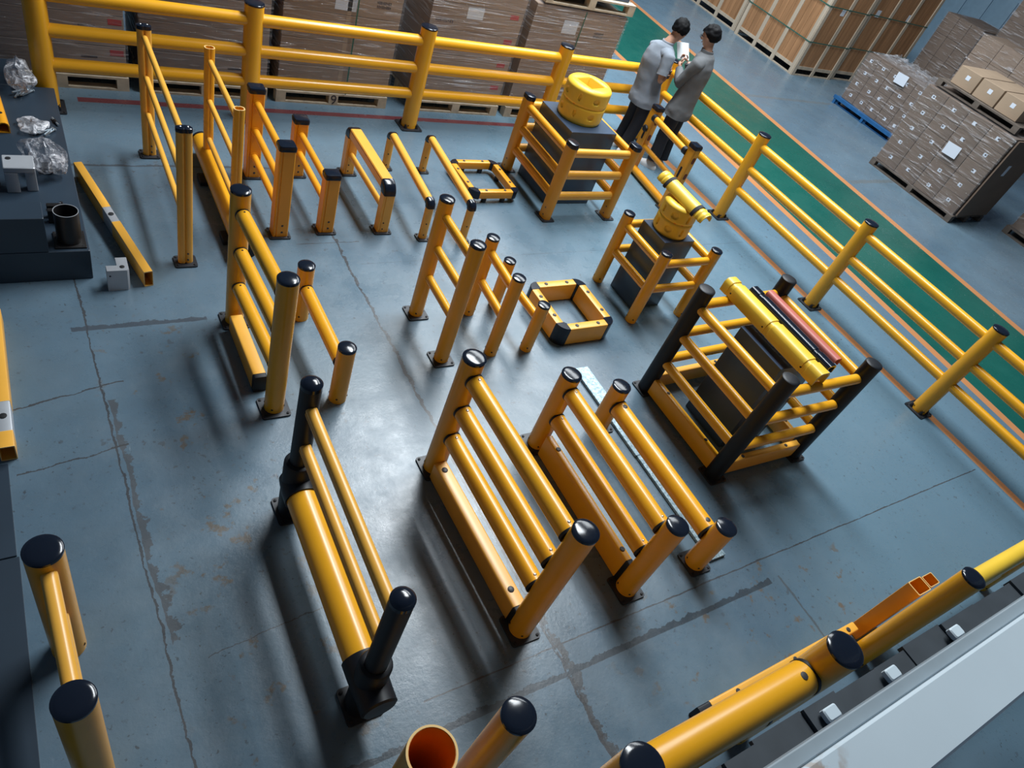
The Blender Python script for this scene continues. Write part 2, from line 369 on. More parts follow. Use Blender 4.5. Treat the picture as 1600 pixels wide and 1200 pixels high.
def beam(root, p0, p1, w, h, m=HONEY, plugs=(), endcap=None, name='beam', bev=0.012, plug_r=0.017, cap_len=0.035):
    """low rectangular extrusion resting on the floor; p0/p1 give the centre line at floor level"""
    p0, p1 = Vector(p0), Vector(p1); d = (p1 - p0).normalized(); c = Vector((0, 0, h / 2))
    o = sweep(name, rrect(w, h, bev, 3), p0 + c, p1 + c, m, root, up=(0, 0, 1))
    for t in plugs:
        q = p0.lerp(p1, t) + Vector((0, 0, h)); B().lathe([(plug_r, -0.004), (plug_r, 0.003), (plug_r * .8, 0.006), (0, 0.006)], q, n=14).build('plug', PLUG, o)
    if endcap:
        for p, s in ((p0, -1), (p1, 1)):
            if endcap in ('both', s): sweep('end_cap', rrect(w * 1.01, h * 1.0, bev, 3), p + c - d * s * 0.004, p + c + d * s * cap_len, BLK, o, up=(0, 0, 1))
    return o

# ------------------------------------------------------------------ floor, steel sheet, mezzanine edge
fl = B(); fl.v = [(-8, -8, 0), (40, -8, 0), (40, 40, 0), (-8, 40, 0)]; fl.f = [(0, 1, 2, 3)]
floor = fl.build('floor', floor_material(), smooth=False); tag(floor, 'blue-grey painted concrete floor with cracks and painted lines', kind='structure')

cl_ = B(); cl_.v = [(-8, -8, 9.3), (40, -8, 9.3), (40, 40, 9.3), (-8, 40, 9.3)]; cl_.f = [(0, 3, 2, 1)]
ceil = cl_.build('ceiling', mat('roof_sheet', (0.30, 0.33, 0.36), 0.6), smooth=False); tag(ceil, 'grey sheet metal roof with skylight strips', kind='structure')

# ------------------------------------------------------------------ perimeter fences
def fence_post(root, x, y, h, r):
    p = round_post(root, x, y, h, r, GOLD, True, 0, True)
    base_plate(p, x, y, r * 2.9, r * 2.9)
    for k in range(4):                      # black gripping claws round the foot
        t = PI / 4 + k * PI / 2; cx, cy = x + r * 1.10 * math.cos(t), y + r * 1.10 * math.sin(t)
        B().lathe([(0.022, 0.012), (0.018, 0.035), (0.010, 0.055), (0, 0.058)], (cx, cy, 0), n=8).build('foot_claw', BLK, p)
    return p
t = thing('guard_fence', 'long golden three-rail fence running in front of the wrapped carton stacks', 'fence', (4.0, 7.42, 0))
FX = (0.20, 2.03, 3.93, 5.87)
for x in FX: fence_post(t, x, 7.42, 1.20, 0.093)
for x0, x1 in zip(FX, FX[1:] + (7.66,)):
    for z in (1.04, 0.73, 0.42): round_rail(t, (x0 + .07, 7.42, z), (x1 - .07, 7.42, z), 0.061)
t = thing('guard_fence', 'golden three-rail fence running beside the green walkway behind the two men', 'fence', (7.75, 3.6, 0))
FY = (7.42, 5.45, 3.60, 1.84, 0.05)
for y in FY: fence_post(t, 7.75, y, 1.20, 0.082)
ridge = [(-.030, -.046), (.030, -.046), (.044, -.030), (.044, .020), (.030, .038), (.012, .047), (-.012, .047), (-.030, .038), (-.044, .020), (-.044, -.030)]
for y0, y1 in zip(FY[:-1], FY[1:]):
    for z in (1.06, 0.75, 0.45): round_rail(t, (7.75, y0 - .06, z), (7.75, y1 + .06, z), 0.047, GOLD, prof=ridge)

# ------------------------------------------------------------------ back row of guard samples
# A: slim hand rail
t = thing('handrail_barrier', 'slim yellow handrail with three thin rails and twin-tube posts, leftmost in back row', 'barrier', (0.93, 5.8, 0))
for y in (6.62, 5.0):
    p = sweep('post', twin(0.112, 0.066), (0.93, y, 0.012), (0.93, y, 1.19), HONEY, t, up=(0, 1, 0))
    B().loft([[(0.93 + a * q, y + b * q, z) for a, b in twin(0.116, 0.07, .12)] for q, z in ((1, 1.175), (1.02, 1.19), (.98, 1.205), (.6, 1.213))]).build('cap', CAP, p)
    for sx in (-.025, .025): screw(p, (0.93 + sx, y, 1.212), (0, 0, 1), 0.008, SCREW)
    base_plate(p, 0.93, y, 0.17, 0.15)
    for z in (0.05, 0.11): screw(p, (0.945, y - .034, z), (0, -1, 0), 0.008, PLUG)
for z in (1.11, 0.76, 0.42): round_rail(t, (0.93, 6.60, z), (0.93, 5.02, z), 0.024, HONEY)
# B: open tube posts on a big floor tube
t = thing('tube_barrier', 'yellow three-rail barrier with uncapped posts standing on a fat floor tube', 'barrier', (1.40, 5.85, 0))
ft = rod('floor_tube', (1.40, 6.66, 0.135), (1.40, 4.98, 0.135), 0.095, GOLD, t, 36)
rod('end_cap', (1.40, 6.655, 0.135), (1.40, 6.68, 0.135), 0.098, BLK, ft, 36)
rod('end_cap', (1.40, 4.985, 0.135), (1.40, 4.96, 0.135), 0.098, BLK, ft, 36)
for y in (6.18, 5.28): B().box(1.27, 1.53, y - .08, y + .08, 0, 0.045, 0.01).build('foot', BLK, t)
ov = twin(0.086, 0.072, 0.16)
for y in (6.40, 5.38):
    p = hollow('post', ov, (1.40, y, 0.20), (1.40, y, 1.17), 0.22, GOLD, t, up=(0, 1, 0))
    hollow('cut_rim', ov, (1.40, y, 1.17), (1.40, y, 1.173), 0.22, CUT, p, up=(0, 1, 0))
for z in (1.06, 0.70, 0.33): round_rail(t, (1.40, 6.38, z), (1.40, 5.40, z), 0.024, HONEY)
# C, D: square posts with black caps
def square_barrier(label, x, y0, y1, h, zs, w=0.135, d=0.115, rr=0.032):
    t = thing('square_post_barrier', label, 'barrier', (x, (y0 + y1) / 2, 0))
    for y in (y0, y1):
        p = sweep('post', groove(w, d), (x, y, 0.012), (x, y, h - .03), AMBER, t, up=(0, 1, 0))
        pr = rrect(w + .012, d + .012, 0.022, 3)
        B().loft([[(x + a * q, y + b * q, z) for a, b in pr] for q, z in ((1, h - .035), (1.03, h - .005), (.92, h + .012), (.6, h + .016))]).build('cap', CAP, p)
        base_plate(p, x, y, w + .055, d + .06)
        for z in (0.06, 0.13): screw(p, (x + .01, y - d / 2, z), (0, -1, 0), 0.011, PLUG)
    for z in zs:
        r = round_rail(t, (x, y0 - d / 2, z), (x, y1 + d / 2, z), rr, AMBER)
        for y, s in ((y0 - d / 2, -1), (y1 + d / 2, 1)): rod('collar', (x, y, z), (x, y + s * 0.008, z), rr * 1.3, AMBER, r, 24)
    return t
square_barrier('orange barrier with tall square posts, black caps and three round rails', 1.78, 6.30, 5.34, 0.90, (0.77, 0.50, 0.24))
square_barrier('low orange barrier with short square posts, black caps and two round rails', 2.22, 6.33, 5.38, 0.61, (0.47, 0.27))
# E: square hoop with one round rail
x, y0, y1 = 2.78, 6.37, 5.35
t = thing('hoop_barrier', 'low yellow hoop of square tube with black corner blocks and one round rail', 'barrier', (x, 5.86, 0))
for y, s in ((y0, 1), (y1, -1)):
    p = sweep('leg', groove(0.115, 0.10), (x, y, 0.012), (x, y, 0.42), HONEY, t, up=(0, 1, 0))
    base_plate(p, x, y, 0.18, 0.16)
    for z in (0.05, 0.12): screw(p, (x - .01, y - .05, z), (0, -1, 0), 0.008, HOLE, 'screw_hole')
    rings = []
    for k in range(8):                       # rounded elbow from upright to beam
        a = k / 7 * PI / 2; cy, cz = y - s * .065, 0.425
        c = Vector((x, cy + s * 0.065 * math.cos(a), cz + 0.065 * math.sin(a))); n = Vector((0, s * math.cos(a), math.sin(a)))
        rings.append([c + Vector((1, 0, 0)) * u + n * v for u, v in rrect(0.124, 0.108, 0.02, 3)])
    B().loft(rings).build('corner_block', CAP, t)
sweep('top_beam', groove(0.10, 0.115), (x, y0 - .06, 0.49), (x, y1 + .06, 0.49), HONEY, t, up=(1, 0, 0))
round_rail(t, (x, y0 - .05, 0.235), (x, y1 + .05, 0.235), 0.030, HONEY)
# F, G: low single rails
def low_rail(label, x, y0, y1, h, xoff=0.0):
    t = thing('low_rail_barrier', label, 'barrier', (x, (y0 + y1) / 2, 0))
    pr = drail(0.082, 0.07)
    for y, s, xx in ((y0, 1, x), (y1, -1, x + xoff)):
        p = sweep('leg', drail(0.080, 0.062), (xx, y, 0.010), (xx, y, h - .085), HONEY, t, up=(0, -1, 0))
        base_plate(p, xx, y, 0.13, 0.13)
        for z in (0.06, 0.19): screw(p, (xx - .01, y - .031, z), (0, -1, 0), 0.008, HOLE, 'screw_hole')
        rings = []
        for k in range(8):
            a = k / 7 * PI / 2
            c = Vector((xx, y - s * .048 + s * 0.048 * math.cos(a), h - .083 + 0.048 * math.sin(a))); n = Vector((0, s * math.cos(a), math.sin(a)))
            rings.append([c + Vector((1, 0, 0)) * u + n * v for u, v in rrect(0.090, 0.078, 0.026, 3)])
        B().loft(rings).build('elbow', CAP, t)
    sweep('rail', pr, (x, y0 - .045, h - .035), (x + xoff, y1 + .045, h - .035), HONEY, t, up=(0, 0, 1))
low_rail('low yellow single-rail hoop beside the square hoop barrier', 3.26, 6.47, 5.20, 0.45, -0.09)
low_rail('low yellow single-rail hoop beside the small kerb frame on feet', 3.69, 6.42, 5.14, 0.46, -0.09)
# small raised kerb frame
t = thing('kerb_frame', 'small orange kerb frame with black corners raised on round black feet', 'kerb', (4.32, 6.12, 0))
def kerb_frame(t, x0, x1, y0, y1, z0, z1, w, m, feet, pr_, inner_plugs=(0.28, 0.72)):
    cs = [(x0, y0), (x1, y0), (x1, y1), (x0, y1)]; cl = 0.062
    for i in range(4):
        a, b = Vector((*cs[i], 0)), Vector((*cs[(i + 1) % 4], 0)); d = (b - a).normalized()
        o = sweep('kerb_beam', rrect(w, z1 - z0, 0.012, 2), a + d * cl + Vector((0, 0, (z0 + z1) / 2)), b - d * cl + Vector((0, 0, (z0 + z1) / 2)), m, t, up=(0, 0, 1))
        for q in inner_plugs:
            c = a.lerp(b, q); B().lathe([(pr_, z1 - .004), (pr_, z1 + .003), (pr_ * .8, z1 + .006), (0, z1 + .006)], c, n=14).build('plug', PLUG, o)
            if feet: B().lathe([(0.030, 0), (0.030, z0 + .002)], c, n=14).build('foot', BLK, o)
        # corner piece: quarter turn
        n1 = Vector((cs[i][0] - (x0 + x1) / 2, cs[i][1] - (y0 + y1) / 2, 0)); sx, sy = math.copysign(1, n1.x), math.copysign(1, n1.y)
        cx, cy = cs[i][0] - sx * cl, cs[i][1] - sy * cl
        ro, ri = cl + w / 2 + .004, max(cl - w / 2 - .004, 0.004)
        rings = []
        for k in range(9):
            an = k / 8 * PI / 2; dx, dy = sx * math.cos(an), sy * math.sin(an)
            rings.append([(cx + dx * ri, cy + dy * ri, z0 - .001), (cx + dx * ro, cy + dy * ro, z0 - .001), (cx + dx * ro, cy + dy * ro, z1 - .004), (cx + dx * (ro - .006), cy + dy * (ro - .006), z1 + .003), (cx + dx * ri, cy + dy * ri, z1 + .003)])
        B().loft(rings).build('corner_piece', CAP, t)
kerb_frame(t, 4.04, 4.60, 5.82, 6.42, 0.055, 0.145, 0.072, AMBER, True, 0.016)
# cage A
def cage(name, label, pts, h, post, rail, zs, loc):
    t = thing(name, label, 'cage', loc)
    for (x, y) in pts: post(t, x, y, h)
    for i in range(4):
        a, b = pts[i], pts[(i + 1) % 4]; d = (Vector((*b, 0)) - Vector((*a, 0))).normalized() * 0.03
        for z in zs: rail(t, (a[0] + d.x, a[1] + d.y, z), (b[0] - d.x, b[1] - d.y, z))
    return t
def oblong_post(t, x, y, h):
    pr = rrect(0.108, 0.155, 0.048, 5)
    p = sweep('post', pr, (x, y, 0.012), (x, y, h - .02), AMBER, t, up=(0, 1, 0))
    B().loft([[(x + a * q, y + b * q, z) for a, b in rrect(0.115, 0.162, 0.05, 5)] for q, z in ((1, h - .035), (1.03, h), (.94, h + .014), (.6, h + .019))]).build('cap', CAP, p)
    base_plate(p, x, y, 0.17, 0.21)
    for z in (0.06, 0.15): screw(p, (x - .053, y - .02, z), (-1, 0, 0), 0.010, PLUG)
cageA = cage('column_cage', 'orange square cage of oblong posts with three rails per side round a slate plinth', [(4.86, 5.50), (5.76, 5.50), (5.78, 6.52), (4.88, 6.52)], 0.94, oblong_post,
     lambda t, a, b: sweep('rail', drail(0.075, 0.086), a, b, HONEY if abs(a[1] - b[1]) < .1 else AMBER, t), (0.83, 0.56, 0.29), (5.32, 6.0, 0))
def plinth(label, x0, x1, y0, y1, h, m=NAVY):
    t = B().box(x0, x1, y0, y1, 0, h, 0.006).build('plinth', m, smooth=True, loc=((x0 + x1) / 2, (y0 + y1) / 2, 0)); return tag(t, label, 'plinth')
plinth('slate painted square plinth inside the orange oblong-post cage', 5.01, 5.66, 5.76, 6.44, 0.93)
# column protector drums
def drum(label, cx, cy, z0, r, h, hole, rot):
    t = thing('column_protector', label, 'column protector', (cx, cy, z0))
    n = 144; b = B()
    def rad(a, z):
        # round body with a belt groove and pressed dimples in two tiers
        q = z / h; rr = r
        if q < .06: rr -= (.06 - q) / .06 * .012
        if q > .90: rr -= ((q - .90) / .10) ** 2 * .035
        if abs(q - .5) < .05: rr -= 0.010 * (1 - abs(q - .5) / .05)
        for tier in (.27, .72):
            for k in range(8):
                da = ((a - rot - (k + .5) * PI / 4 + PI) % (2 * PI)) - PI; u, v = da * r / .038, (q - tier) * h / .034
                if k % 2 == 0: u *= 2.4; v *= .8
                d2 = u * u + v * v
                if d2 < 1: rr -= 0.018 * min(1, (1 - d2) * 3.5)
        return rr
    zs = [0, .005] + [h * i / 44 for i in range(1, 45)]
    rings = [[(cx + rad(2 * PI * i / n, z) * math.cos(2 * PI * i / n), cy + rad(2 * PI * i / n, z) * math.sin(2 * PI * i / n), z0 + z) for i in range(n)] for z in zs]
    def sq(a, hw):
        c, s_ = abs(math.cos(a - rot)), abs(math.sin(a - rot)); return hw / max(c, s_)
    for hw, z in ((hole + .014, h), (hole, h - .012), (hole, 0.0)):
        rings.append([(cx + sq(2 * PI * i / n, hw) * math.cos(2 * PI * i / n), cy + sq(2 * PI * i / n, hw) * math.sin(2 * PI * i / n), z0 + z) for i in range(n)])
    rings.append(rings[0]); b.loft(rings, cap=False).build('drum_body', LEMON, t, angle=50)
    for a in (rot, rot + PI):                 # parting seam strips and strap slots
        c, s_ = math.cos(a), math.sin(a); nx, ny = -s_, c
        q = B()
        for side in (-1, 1):
            a2 = a + side * .22; q.lathe([(0.012, -.02), (0.012, .001)], (cx + (r - .008) * math.cos(a2), cy + (r - .008) * math.sin(a2), z0 + h * .5), (math.cos(a2), math.sin(a2), 0), 8)
        q.build('strap_slot', INNER, t)
    return t
drum('yellow dimpled column protector standing on the slate plinth in the orange cage', 5.33, 6.13, 0.93, 0.262, 0.40, 0.118, 0.25)
# R: clip barrier in front of the men
t = thing('clip_barrier', 'orange barrier with slotted square posts and clipped rails in front of the men', 'barrier', (6.88, 6.1, 0))
for (x, y) in ((6.94, 6.55), (6.85, 5.62)):
    p = sweep('post', groove(0.115, 0.13), (x, y, 0.012), (x, y, 0.90), AMBER, t, up=(0, 1, 0))
    B().loft([[(x + a * q, y + b * q, z) for a, b in rrect(0.125, 0.142, 0.02, 3)] for q, z in ((1, .88), (1.03, .915), (.95, .932), (.6, .937))]).build('cap', CAP, p)
    base_plate(p, x, y, 0.17, 0.19)
    for z in (0.52, 0.74): B().loft([[(x + .01 + a, y - .066 - k, z + b) for a, b in rrect(0.05, 0.085, 0.024, 4)] for k in (-.002, .002)]).build('slot', mat('deep_red_slot', (0.16, 0.03, 0.006), .6), p)
    for z in (0.55,): B().loft([[(x - .058 - k, y + a, z + b) for a, b in rrect(0.03, 0.15, 0.012, 3)] for k in (-.002, .003)]).build('latch_slot', BLK, p)
rr = round_rail(t, (6.94 - .05, 6.50, 0.80), (6.85 - .05, 5.67, 0.80), 0.040, AMBER)
for y, x in ((6.47, 6.887), (5.70, 6.803)): rod('clip', (x, y + .03, 0.80), (x, y - .03, 0.80), 0.048, BLK, rr)
B().lathe([(0.045, 0), (0.05, .012), (0.04, .03), (0.02, .036), (0, .036)], (6.88, 6.55, 0.62), (-1, 0, 0), 7).build('star_knob', BLK, t)
round_rail(t, (6.93, 6.49, 0.40), (6.84, 5.68, 0.40), 0.033, AMBER)
r2 = round_rail(t, (6.93, 6.55, 0.065), (6.84, 5.55, 0.065), 0.050, AMBER)
rod('end_cap', (6.84, 5.56, 0.065), (6.84, 5.54, 0.065), 0.052, BLK, r2)

# ------------------------------------------------------------------ middle row
def round_barrier(label, x0, y0, x1, y1, h, r, zs, rr, plate, collar=0.0, screws=None, m=GOLD, rm=None, name='round_post_barrier', prof=None, lip=0.012, holes=True):
    t = thing(name, label, 'barrier', ((x0 + x1) / 2, (y0 + y1) / 2, 0))
    a, b = Vector((x0, y0, 0)), Vector((x1, y1, 0)); d = (b - a).normalized()
    for p in (a, b): round_post(t, p.x, p.y, h, r, m, True, plate, holes, lip=lip)
    g = r - .012 if collar == 0 else r * .93
    for z in zs:
        u = Vector((0, 0, z)); round_rail(t, a + d * g + u, b - d * g + u, rr, rm or m, collar, screws, prof)
    return t
hexa = drail(0.062, 0.070)
round_barrier('tall yellow barrier with three slim rails beside the two shorter ones of the middle row', 2.65, 4.13, 2.64, 3.55, 1.19, 0.062, (1.05, 0.75, 0.45), 0.033, 0.19, prof=hexa)
round_barrier('mid-height yellow barrier with two slim rails between the tall and the single-rail ones', 3.16, 4.08, 3.13, 3.55, 0.84, 0.057, (0.71, 0.40), 0.034, 0, prof=drail(0.066, 0.072))
round_barrier('short yellow single-rail barrier beside the square kerb with black corners', 3.48, 4.15, 3.50, 3.54, 0.52, 0.056, (0.36,), 0.034, 0, prof=drail(0.066, 0.072))
t = thing('kerb_frame', 'yellow square floor kerb with deep beams, black plugs and rounded black corners', 'kerb', (4.13, 3.85, 0))
kerb_frame(t, 3.85, 4.42, 3.55, 4.15, 0.003, 0.20, 0.085, HONEY, False, 0.019)
# cage B
def small_post(t, x, y, h): round_post(t, x, y, h, 0.059, GOLD, True, 0, True)
cage('column_cage', 'yellow square cage of round posts with two rails per side round a slate plinth', [(4.90, 3.72), (5.59, 3.72), (5.59, 4.37), (4.90, 4.37)], 0.845, small_post,
     lambda t, a, b: sweep('rail', drail(0.066, 0.074), a, b, GOLD, t), (0.72, 0.41), (5.24, 4.05, 0))
plinth('slate painted narrow plinth inside the yellow round-post cage', 5.01, 5.42, 3.89, 4.27, 0.84)
drum('yellow dimpled column protector under the ribbed half-round guard', 5.22, 4.09, 0.84, 0.185, 0.33, 0.07, 1.0)
def half_shell(b, c, axis, r, t, L0, L1, rot, span=PI, n=16, ribs=()):
    ax = Vector(axis).normalized(); a, u = basis(ax); c = Vector(c)
    rings = []
    zs = []
    for i in range(int((L1 - L0) / .012) + 1): zs.append(L0 + i * .012)
    zs[-1] = L1
    for z in zs:
        rr = r
        for (q0, q1, per, amp) in ribs:
            if q0 <= z <= q1: rr = r + amp * (1 if (math.floor((z - q0) / per) % 2 == 0) else 0)
        out = [c + ax * z + (a * math.cos(rot + span * k / n) + u * math.sin(rot + span * k / n)) * rr for k in range(n + 1)]
        inn = [c + ax * z + (a * math.cos(rot + span * k / n) + u * math.sin(rot + span * k / n)) * (rr - t) for k in range(n, -1, -1)]
        rings.append(out + inn)
    b.loft(rings); return b
t = thing('pipe_guard', 'ribbed yellow half-round guard with two black straps lying on the column protector', 'guard', (5.20, 4.10, 1.17))
ax = Vector((0.14, -0.96, -0.10)).normalized(); gc = Vector((5.20, 4.10, 1.185))
half_shell(B(), gc, ax, 0.088, 0.014, -0.33, 0.33, 0.0, ribs=((-.33, -.22, .024, -.007), (.22, .331, .024, -.007))).build('shell', LEMON, t, angle=50)
for z in (-.205, .205): half_shell(B(), gc + ax * z, ax, 0.091, 0.006, -0.018, 0.018, -0.1, span=PI + .2).build('strap', FOAM, t)
# cage C: black posts
def black_post(t, x, y, h): round_post(t, x, y, h, 0.071, BLK, True, 0.19, False, BLK, lip=0.03)
cc = [(4.45, 1.82), (5.49, 1.79), (5.52, 2.86), (4.44, 2.84)]
tC = cage('column_cage', 'large cage of black posts with yellow rails and low boards round a tall slate plinth', cc, 1.19, black_post,
     lambda t, a, b: rod('rail', a, b, 0.043, GOLD, t, 28), (1.02, 0.70, 0.38), (4.98, 2.33, 0))
for i in range(4):
    a, b = Vector((*cc[i], 0)), Vector((*cc[(i + 1) % 4], 0)); d = (b - a).normalized()
    beam(tC, a + d * .055 + Vector((0, 0, .02)), b - d * .055 + Vector((0, 0, .02)), 0.062, 0.17, GOLD if i == 3 else HONEY, (0.2, 0.8), name='toe_board', plug_r=0.016)
plinth('tall slate plinth inside the large black-post cage', 4.74, 5.28, 2.05, 2.56, 1.0, NAVY)
def angle_guard(name, label, x, y0, y1, z, w, h, th, m, notches):
    t = thing(name, label, 'guard', (x, (y0 + y1) / 2, z))
    def ring(y, q): # rounded roof section: an upside-down trough
        o = [(-w / 2, 0), (-w / 2, h * .72), (-w * .34, h * .96), (-w * .2, h), (w * .2, h), (w * .34, h * .96), (w / 2, h * .72), (w / 2, 0)]
        i = [(w / 2 - th, 0), (w / 2 - th, h * .66), (w * .26, h - th), (-w * .26, h - th), (-w / 2 + th, h * .66), (-w / 2 + th, 0)]
        return [(x + a * q, y, z + max(b * q, 0)) for a, b in o] + [(x + a, y, z + b) for a, b in i]
    ys = [(y0, 1.0)]
    for q in notches:
        c = y0 + (y1 - y0) * q; s = 1 if y1 > y0 else -1
        ys += [(c - s * .022, 1.0), (c - s * .018, .93), (c + s * .018, .93), (c + s * .022, 1.0)]
    ys.append((y1, 1.0)); B().loft([ring(y, q) for y, q in ys]).build('shell', m, t, angle=40)
    return t
g = angle_guard('rack_guard', 'wide yellow trough guard lying across the black-post cage', 4.86, 2.96, 1.80, 1.063, 0.15, 0.125, 0.014, LEMON, (.08, .5, .88))
for q in (.1, .46, .86): screw(g, (4.785, 2.96 - 1.16 * q, 1.11), (-1, 0, 0), 0.008, HOLE, 'screw_hole')
angle_guard('rack_guard', 'black rubber trough guard between the yellow and red ones on the cage', 5.09, 2.86, 1.88, 1.063, 0.105, 0.085, 0.016, CAP, (.12, .82))
angle_guard('rack_guard', 'faded red trough guard lying across the black-post cage', 5.25, 2.80, 1.94, 1.063, 0.09, 0.075, 0.012, RED, ())
# K, L: left of the middle row
SC = lambda m, off, r: (m, off, r)
tK = round_barrier('tall yellow barrier with three tubes, black collars and a low square beam, left of centre', 1.14, 4.25, 1.19, 3.31, 1.19, 0.068, (1.03, 0.71, 0.39), 0.050, 0.20, 0.012, SC(HOLE, .035, .007))
beam(tK, (1.125, 4.15, 0), (1.135, 3.52, 0), 0.095, 0.15, HONEY, endcap=1)
round_barrier('short yellow barrier with a single tube and black collars beside the three-tube one', 1.65, 4.23, 1.66, 3.31, 0.53, 0.066, (0.33,), 0.053, 0, 0.012, SC(HOLE, .035, .007))

# ------------------------------------------------------------------ front row
# M: black posts with a big lower tube
xM, yb, yf = 1.07, 2.45, 1.15
t = thing('bumper_barrier', 'barrier with black sleeved posts, two slim rails and a fat yellow bumper tube', 'barrier', (xM, 1.8, 0))
for y in (yb, yf):
    p = rod('post', (xM, y, 0.012), (xM, y, 1.19), 0.059, BLK, t, 32)
    round_cap(p, xM, y, 1.19, 0.059, CAP, 0.025, 0.02)
    base_plate(p, xM, y, 0.21, 0.21)
    B().lathe([(0.088, 0.014), (0.088, 0.50), (0.080, 0.515), (0.064, 0.522), (0.06, 0.522)], (xM, y, 0), n=36).build('sleeve', BLK, p)
    s = 1 if y == yb else -1
    B().lathe([(0.104, -0.13), (0.104, -0.05), (0.098, 0.10), (0.098, 0.115), (0.098, 0.15), (0.085, 0.16), (0, 0.162)] if s < 0 else [(0.104, -0.13), (0.104, -0.05), (0.09, 0.05), (0.05, 0.07), (0, 0.075)], (xM, y, 0.30), (0, s, 0), 36).build('tube_socket', BLK, p)
rod('bumper_tube', (xM, yb - .10, 0.30), (xM, yf + .10, 0.30), 0.093, GOLD, t, 40)
for z in (1.02, 0.70): sweep('rail', drail(0.066, 0.074), (xM, yb - .045, z), (xM, yf + .045, z), HONEY, t)
# N
tN = round_barrier('tall yellow barrier with three thick tubes, silver screws and a pale square beam, front row', 2.12, 2.52, 2.15, 1.21, 1.13, 0.077, (0.99, 0.70, 0.42), 0.061, 0.21, 0.014, SC(SCREW, .045, .010))
beam(tN, (2.10, 2.44, 0), (2.135, 1.29, 0), 0.10, 0.165, HONEY, (0.06, 0.90), endcap=1, plug_r=0.022)
# O
tO = round_barrier('mid-height yellow barrier with two thick tubes above a tall toe board, front row', 3.03, 2.52, 3.03, 1.20, 0.80, 0.076, (0.67, 0.38), 0.063, 0.21, 0.014, SC(SCREW, .045, .008))
beam(tO, (3.015, 2.42, 0), (3.02, 1.30, 0), 0.06, 0.22, GOLD, (0.12, 0.92), endcap=1, plug_r=0.020)
# P
round_barrier('short yellow barrier with one fat tube beside the galvanised strip, front row', 3.70, 2.56, 3.70, 1.19, 0.49, 0.078, (0.31,), 0.076, 0.20, 0.014, SC(PLUG, .06, .020))
for lab, x0, x1, ya, yb2 in (('galvanised steel strip on the floor, far piece behind the short fat-tube barrier', 3.83, 3.98, 3.19, 2.17), ('galvanised steel strip on the floor, near piece ending past the short barrier post', 3.835, 4.00, 2.165, 1.15)):
    o = B().box(x0, x1, yb2, ya, 0.001, 0.028, 0.004).build('steel_strip', GALV, loc=((x0 + x1) / 2, (ya + yb2) / 2, 0)); tag(o, lab, 'steel strip')
# Q: bottom left
t = thing('round_post_barrier', 'yellow barrier with a slim ribbed top rail at the lower left corner', 'barrier', (-0.19, 1.62, 0))
for y, x in ((1.96, -0.205), (1.28, -0.165)): round_post(t, x, y, 0.94, 0.077, GOLD, True, 0, True)
sweep('rail', drail(0.066, 0.080), (-0.20, 1.90, 0.84), (-0.17, 1.34, 0.84), HONEY, t)
sweep('rail', drail(0.066, 0.080), (-0.20, 1.90, 0.45), (-0.17, 1.34, 0.45), HONEY, t)
# bottom centre: a capped post and an open tube
t = thing('bollard', 'yellow bollard with black domed cap at the bottom centre edge', 'bollard', (1.37, 0.54, 0)); round_post(t, 1.37, 0.54, 1.10, 0.078, GOLD, True, 0.2, True)
t = thing('tube_section', 'open-topped fat yellow tube standing at the bottom centre edge', 'tube', (0.97, 0.55, 0))
p = hollow('wall', circ(0.105, 40), (0.97, 0.55, 0), (0.97, 0.55, 1.10), 0.09, GOLD, t); hollow('cut_rim', circ(0.105, 40), (0.97, 0.55, 1.10), (0.97, 0.55, 1.103), 0.09, CUT, t)
hollow('lining', circ(0.0955, 40), (0.97, 0.55, 0.001), (0.97, 0.55, 1.10), 0.02, INNER, t)
# S, T: along the mezzanine edge
tS = thing('round_post_barrier', 'massive yellow barrier with fat tubes and black caps below the white beam', 'barrier', (2.46, 0.145, 0))
for x in (1.75, 3.17): round_post(tS, x, 0.145, 1.15, 0.100, GOLD, True, 0, True)
for z in (0.88, 0.42): round_rail(tS, (1.84, 0.145, z), (3.08, 0.145, z), 0.094, GOLD, 0.02, SC(PLUG, .09, .022))
o = thing('floor_kerb', 'yellow floor kerb with black plugs and black end behind the massive barrier', 'kerb', (3.7, 0.28, 0))
beam(o, (3.03, 0.297, 0), (4.56, 0.297, 0), 0.068, 0.12, HONEY, (0.16, 0.54, 0.94), endcap=-1, plug_r=0.018, cap_len=0.10)
t = thing('profile_offcut', 'open double-cell yellow profile standing upright behind the barrier at lower right', 'profile', (4.68, 0.275, 0))
for xc, w in ((4.68, 0.15), (4.825, 0.12)):
    p = hollow('cell', rrect(w, 0.105 if w > .13 else .085, 0.008, 2), (xc, 0.275, 0), (xc, 0.275, 0.68), 0.10, AMBER, t, up=(0, 1, 0))
    hollow('cut_rim', rrect(w, 0.105 if w > .13 else .085, 0.008, 2), (xc, 0.275, 0.68), (xc, 0.275, 0.683), 0.10, CUT, p, up=(0, 1, 0))
t = thing('round_post_barrier', 'yellow barrier with bright shiny rails leaving the frame at lower right', 'barrier', (5.4, 0.13, 0))
for x in (4.47, 6.3): round_post(t, x, 0.13, 1.17, 0.073, GOLD, True, 0, True)
for z, r in ((1.0, 0.055), (0.62, 0.05), (0.24, 0.05)): round_rail(t, (4.53, 0.13, z), (6.24, 0.13, z), r, LEMON if z > .9 else GOLD)

